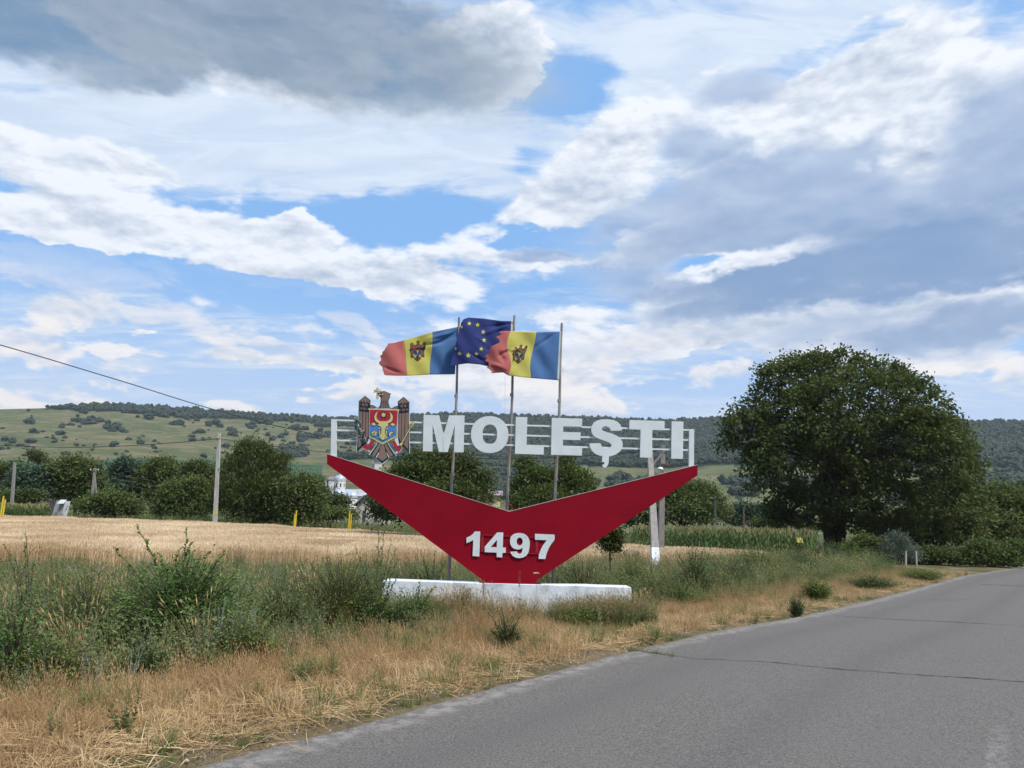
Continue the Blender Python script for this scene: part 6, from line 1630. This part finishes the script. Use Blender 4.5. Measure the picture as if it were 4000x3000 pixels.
shrub('shrub', 'dark green clump at the far left edge, low in the weeds', 30, 2700, .8, 1.0, SH1, 120, 30, .05, [], body=1.0)
shrub('shrub', 'green bush between the big dense bush and the fine-leaved one', 1080, 2480, .85, 1.1, SH1, 120, 34, .04, [(1060, 2230), (1120, 2220)], body=.95)
shrub('shrub', 'low dark leafy plant in front of the middle of the plinth', 1800, 2430, .55, .6, SH3, 70, 26, .035, [(1775, 2290), (1820, 2300)], body=1.0)
shrub('shrub', 'small grey-green leafy plant before the foot of the V', 2190, 2425, .42, .7, SH3, 70, 26, .03, [(2090, 2330), (2150, 2310)], body=1.0)
shrub('shrub', 'bright green clump right of the young tree', 2470, 2300, 1.15, 1.3, SH2, 120, 34, .05, [(2440, 2150), (2500, 2130)], Y=19, body=.95)
shrub('shrub', 'tangled green thicket between the dark plant and the broad bush', 2840, 2290, 1.1, 2.0, SH3, 170, 34, .06, [(2800, 2180)], Y=23, body=.95)
more = [(230, 2420, 10.5, .85, 1.2, SH2, 'pale green weedy bush behind the sapling at the left edge'), (520, 2400, 11.5, .8, 1.1, SH3, 'dark weedy clump behind the big dense bush, to its left'),
    (900, 2400, 11.5, .85, 1.0, SH2, 'leafy clump just behind the right flank of the big dense bush'), (1150, 2380, 13, .9, 1.2, SH3, 'dark leafy clump behind the fine-leaved bush'),
    (980, 2560, 8.9, .5, .8, SH2, 'low fresh green plant right of the foot of the big dense bush'), (560, 2640, 7.9, .42, .7, SH3, 'low dark plant before the big dense bush'), (200, 2700, 7.3, .5, .7, SH2, 'fresh green leafy plant low at the left edge'),
    (2350, 2340, 15.8, .75, 1.1, SH2, 'leafy clump just behind the right end of the plinth'), (1560, 2480, 11.6, .5, .8, SH3, 'low leafy plant before the left end of the plinth'), (2650, 2370, 17.0, .7, 1.3, SH2, 'green clump in the long grass right of the plinth'),
    (2260, 2440, 12.8, .42, .8, SH2, 'low green leaves before the right half of the plinth')]
for px, pb, Y, h, w, mt, lab in more: shrub('shrub', lab, px, pb, h, w, mt, 80, 30, .05, [], Y=Y, body=1.0)
# one umbel and one seed spike standing against the red panel
def stem_flower(px, ytop, ybase, Y, kind, label):
    X = at(px, ybase, Y)[0]; z0 = zg(X, Y); zt = at(px, ytop, Y)[2]-z0
    o = empty('wild_flower', (X, Y, z0), label=label, cat='flower')
    L = MB(); L.tube([(0, 0, 0), (.02, 0, zt*.5), (0, 0, zt)], [.004, .003, .002], 4); L.obj('stem', TWIG, o)
    if kind == 'umbel':
        n = 60; a = rng.uniform(0, 6.28, n); r = .055*np.sqrt(rng.uniform(0, 1, n)); C = np.stack([r*np.cos(a), r*np.sin(a), zt+rng.normal(0, .006, n)], -1)
        V, F = leaf_quads(C, unit(rand_dirs(n)*.4+[1, 0, 0]), unit(rand_dirs(n)*.4+[0, 1, 0]), np.full(n, .018), np.full(n, .018)); add('flower_head', mesh_np('flower_head', V, F, CRE, np.repeat(rng.uniform(0, 1, n), 4)), o)
    else:
        n = 70; C = np.stack([rng.normal(0, .010, n), rng.normal(0, .010, n), zt-rng.uniform(0, .26, n)], -1)
        V, F = leaf_quads(C, unit(rand_dirs(n)*.6+[0, 0, 1]), rand_dirs(n), np.full(n, .026), np.full(n, .014)); add('seed_head', mesh_np('seed_head', V, F, BRN, np.repeat(rng.uniform(0, 1, n), 4)), o)
stem_flower(2092, 2238, 2400, 13.2, 'umbel', 'cream flower head on a stalk before the foot of the V')
stem_flower(2026, 2232, 2400, 13.2, 'spike', 'brown seed spike before the foot of the V')
stem_flower(1885, 2270, 2400, 13.1, 'spike', 'short brown seed spike before the left side of the V foot')

# ------------------------------------------------------------------ summer air
hm_, hn_ = new_mat('summer haze')
pv = hn_.new('ShaderNodeVolumePrincipled'); pv.inputs['Color'].default_value = (0.80, 0.89, 1.0, 1); pv.inputs['Density'].default_value = 0.00010; pv.inputs['Anisotropy'].default_value = 0.2
ho = hn_.new('ShaderNodeOutputMaterial'); hm_.node_tree.links.new(pv.outputs[0], ho.inputs['Volume'])
L = MB(); L.box((-9500, -9500, -80), (9500, 9500, 330)); L.obj('haze', hm_, None, kind='stuff', label='thin blue summer haze over the valley')
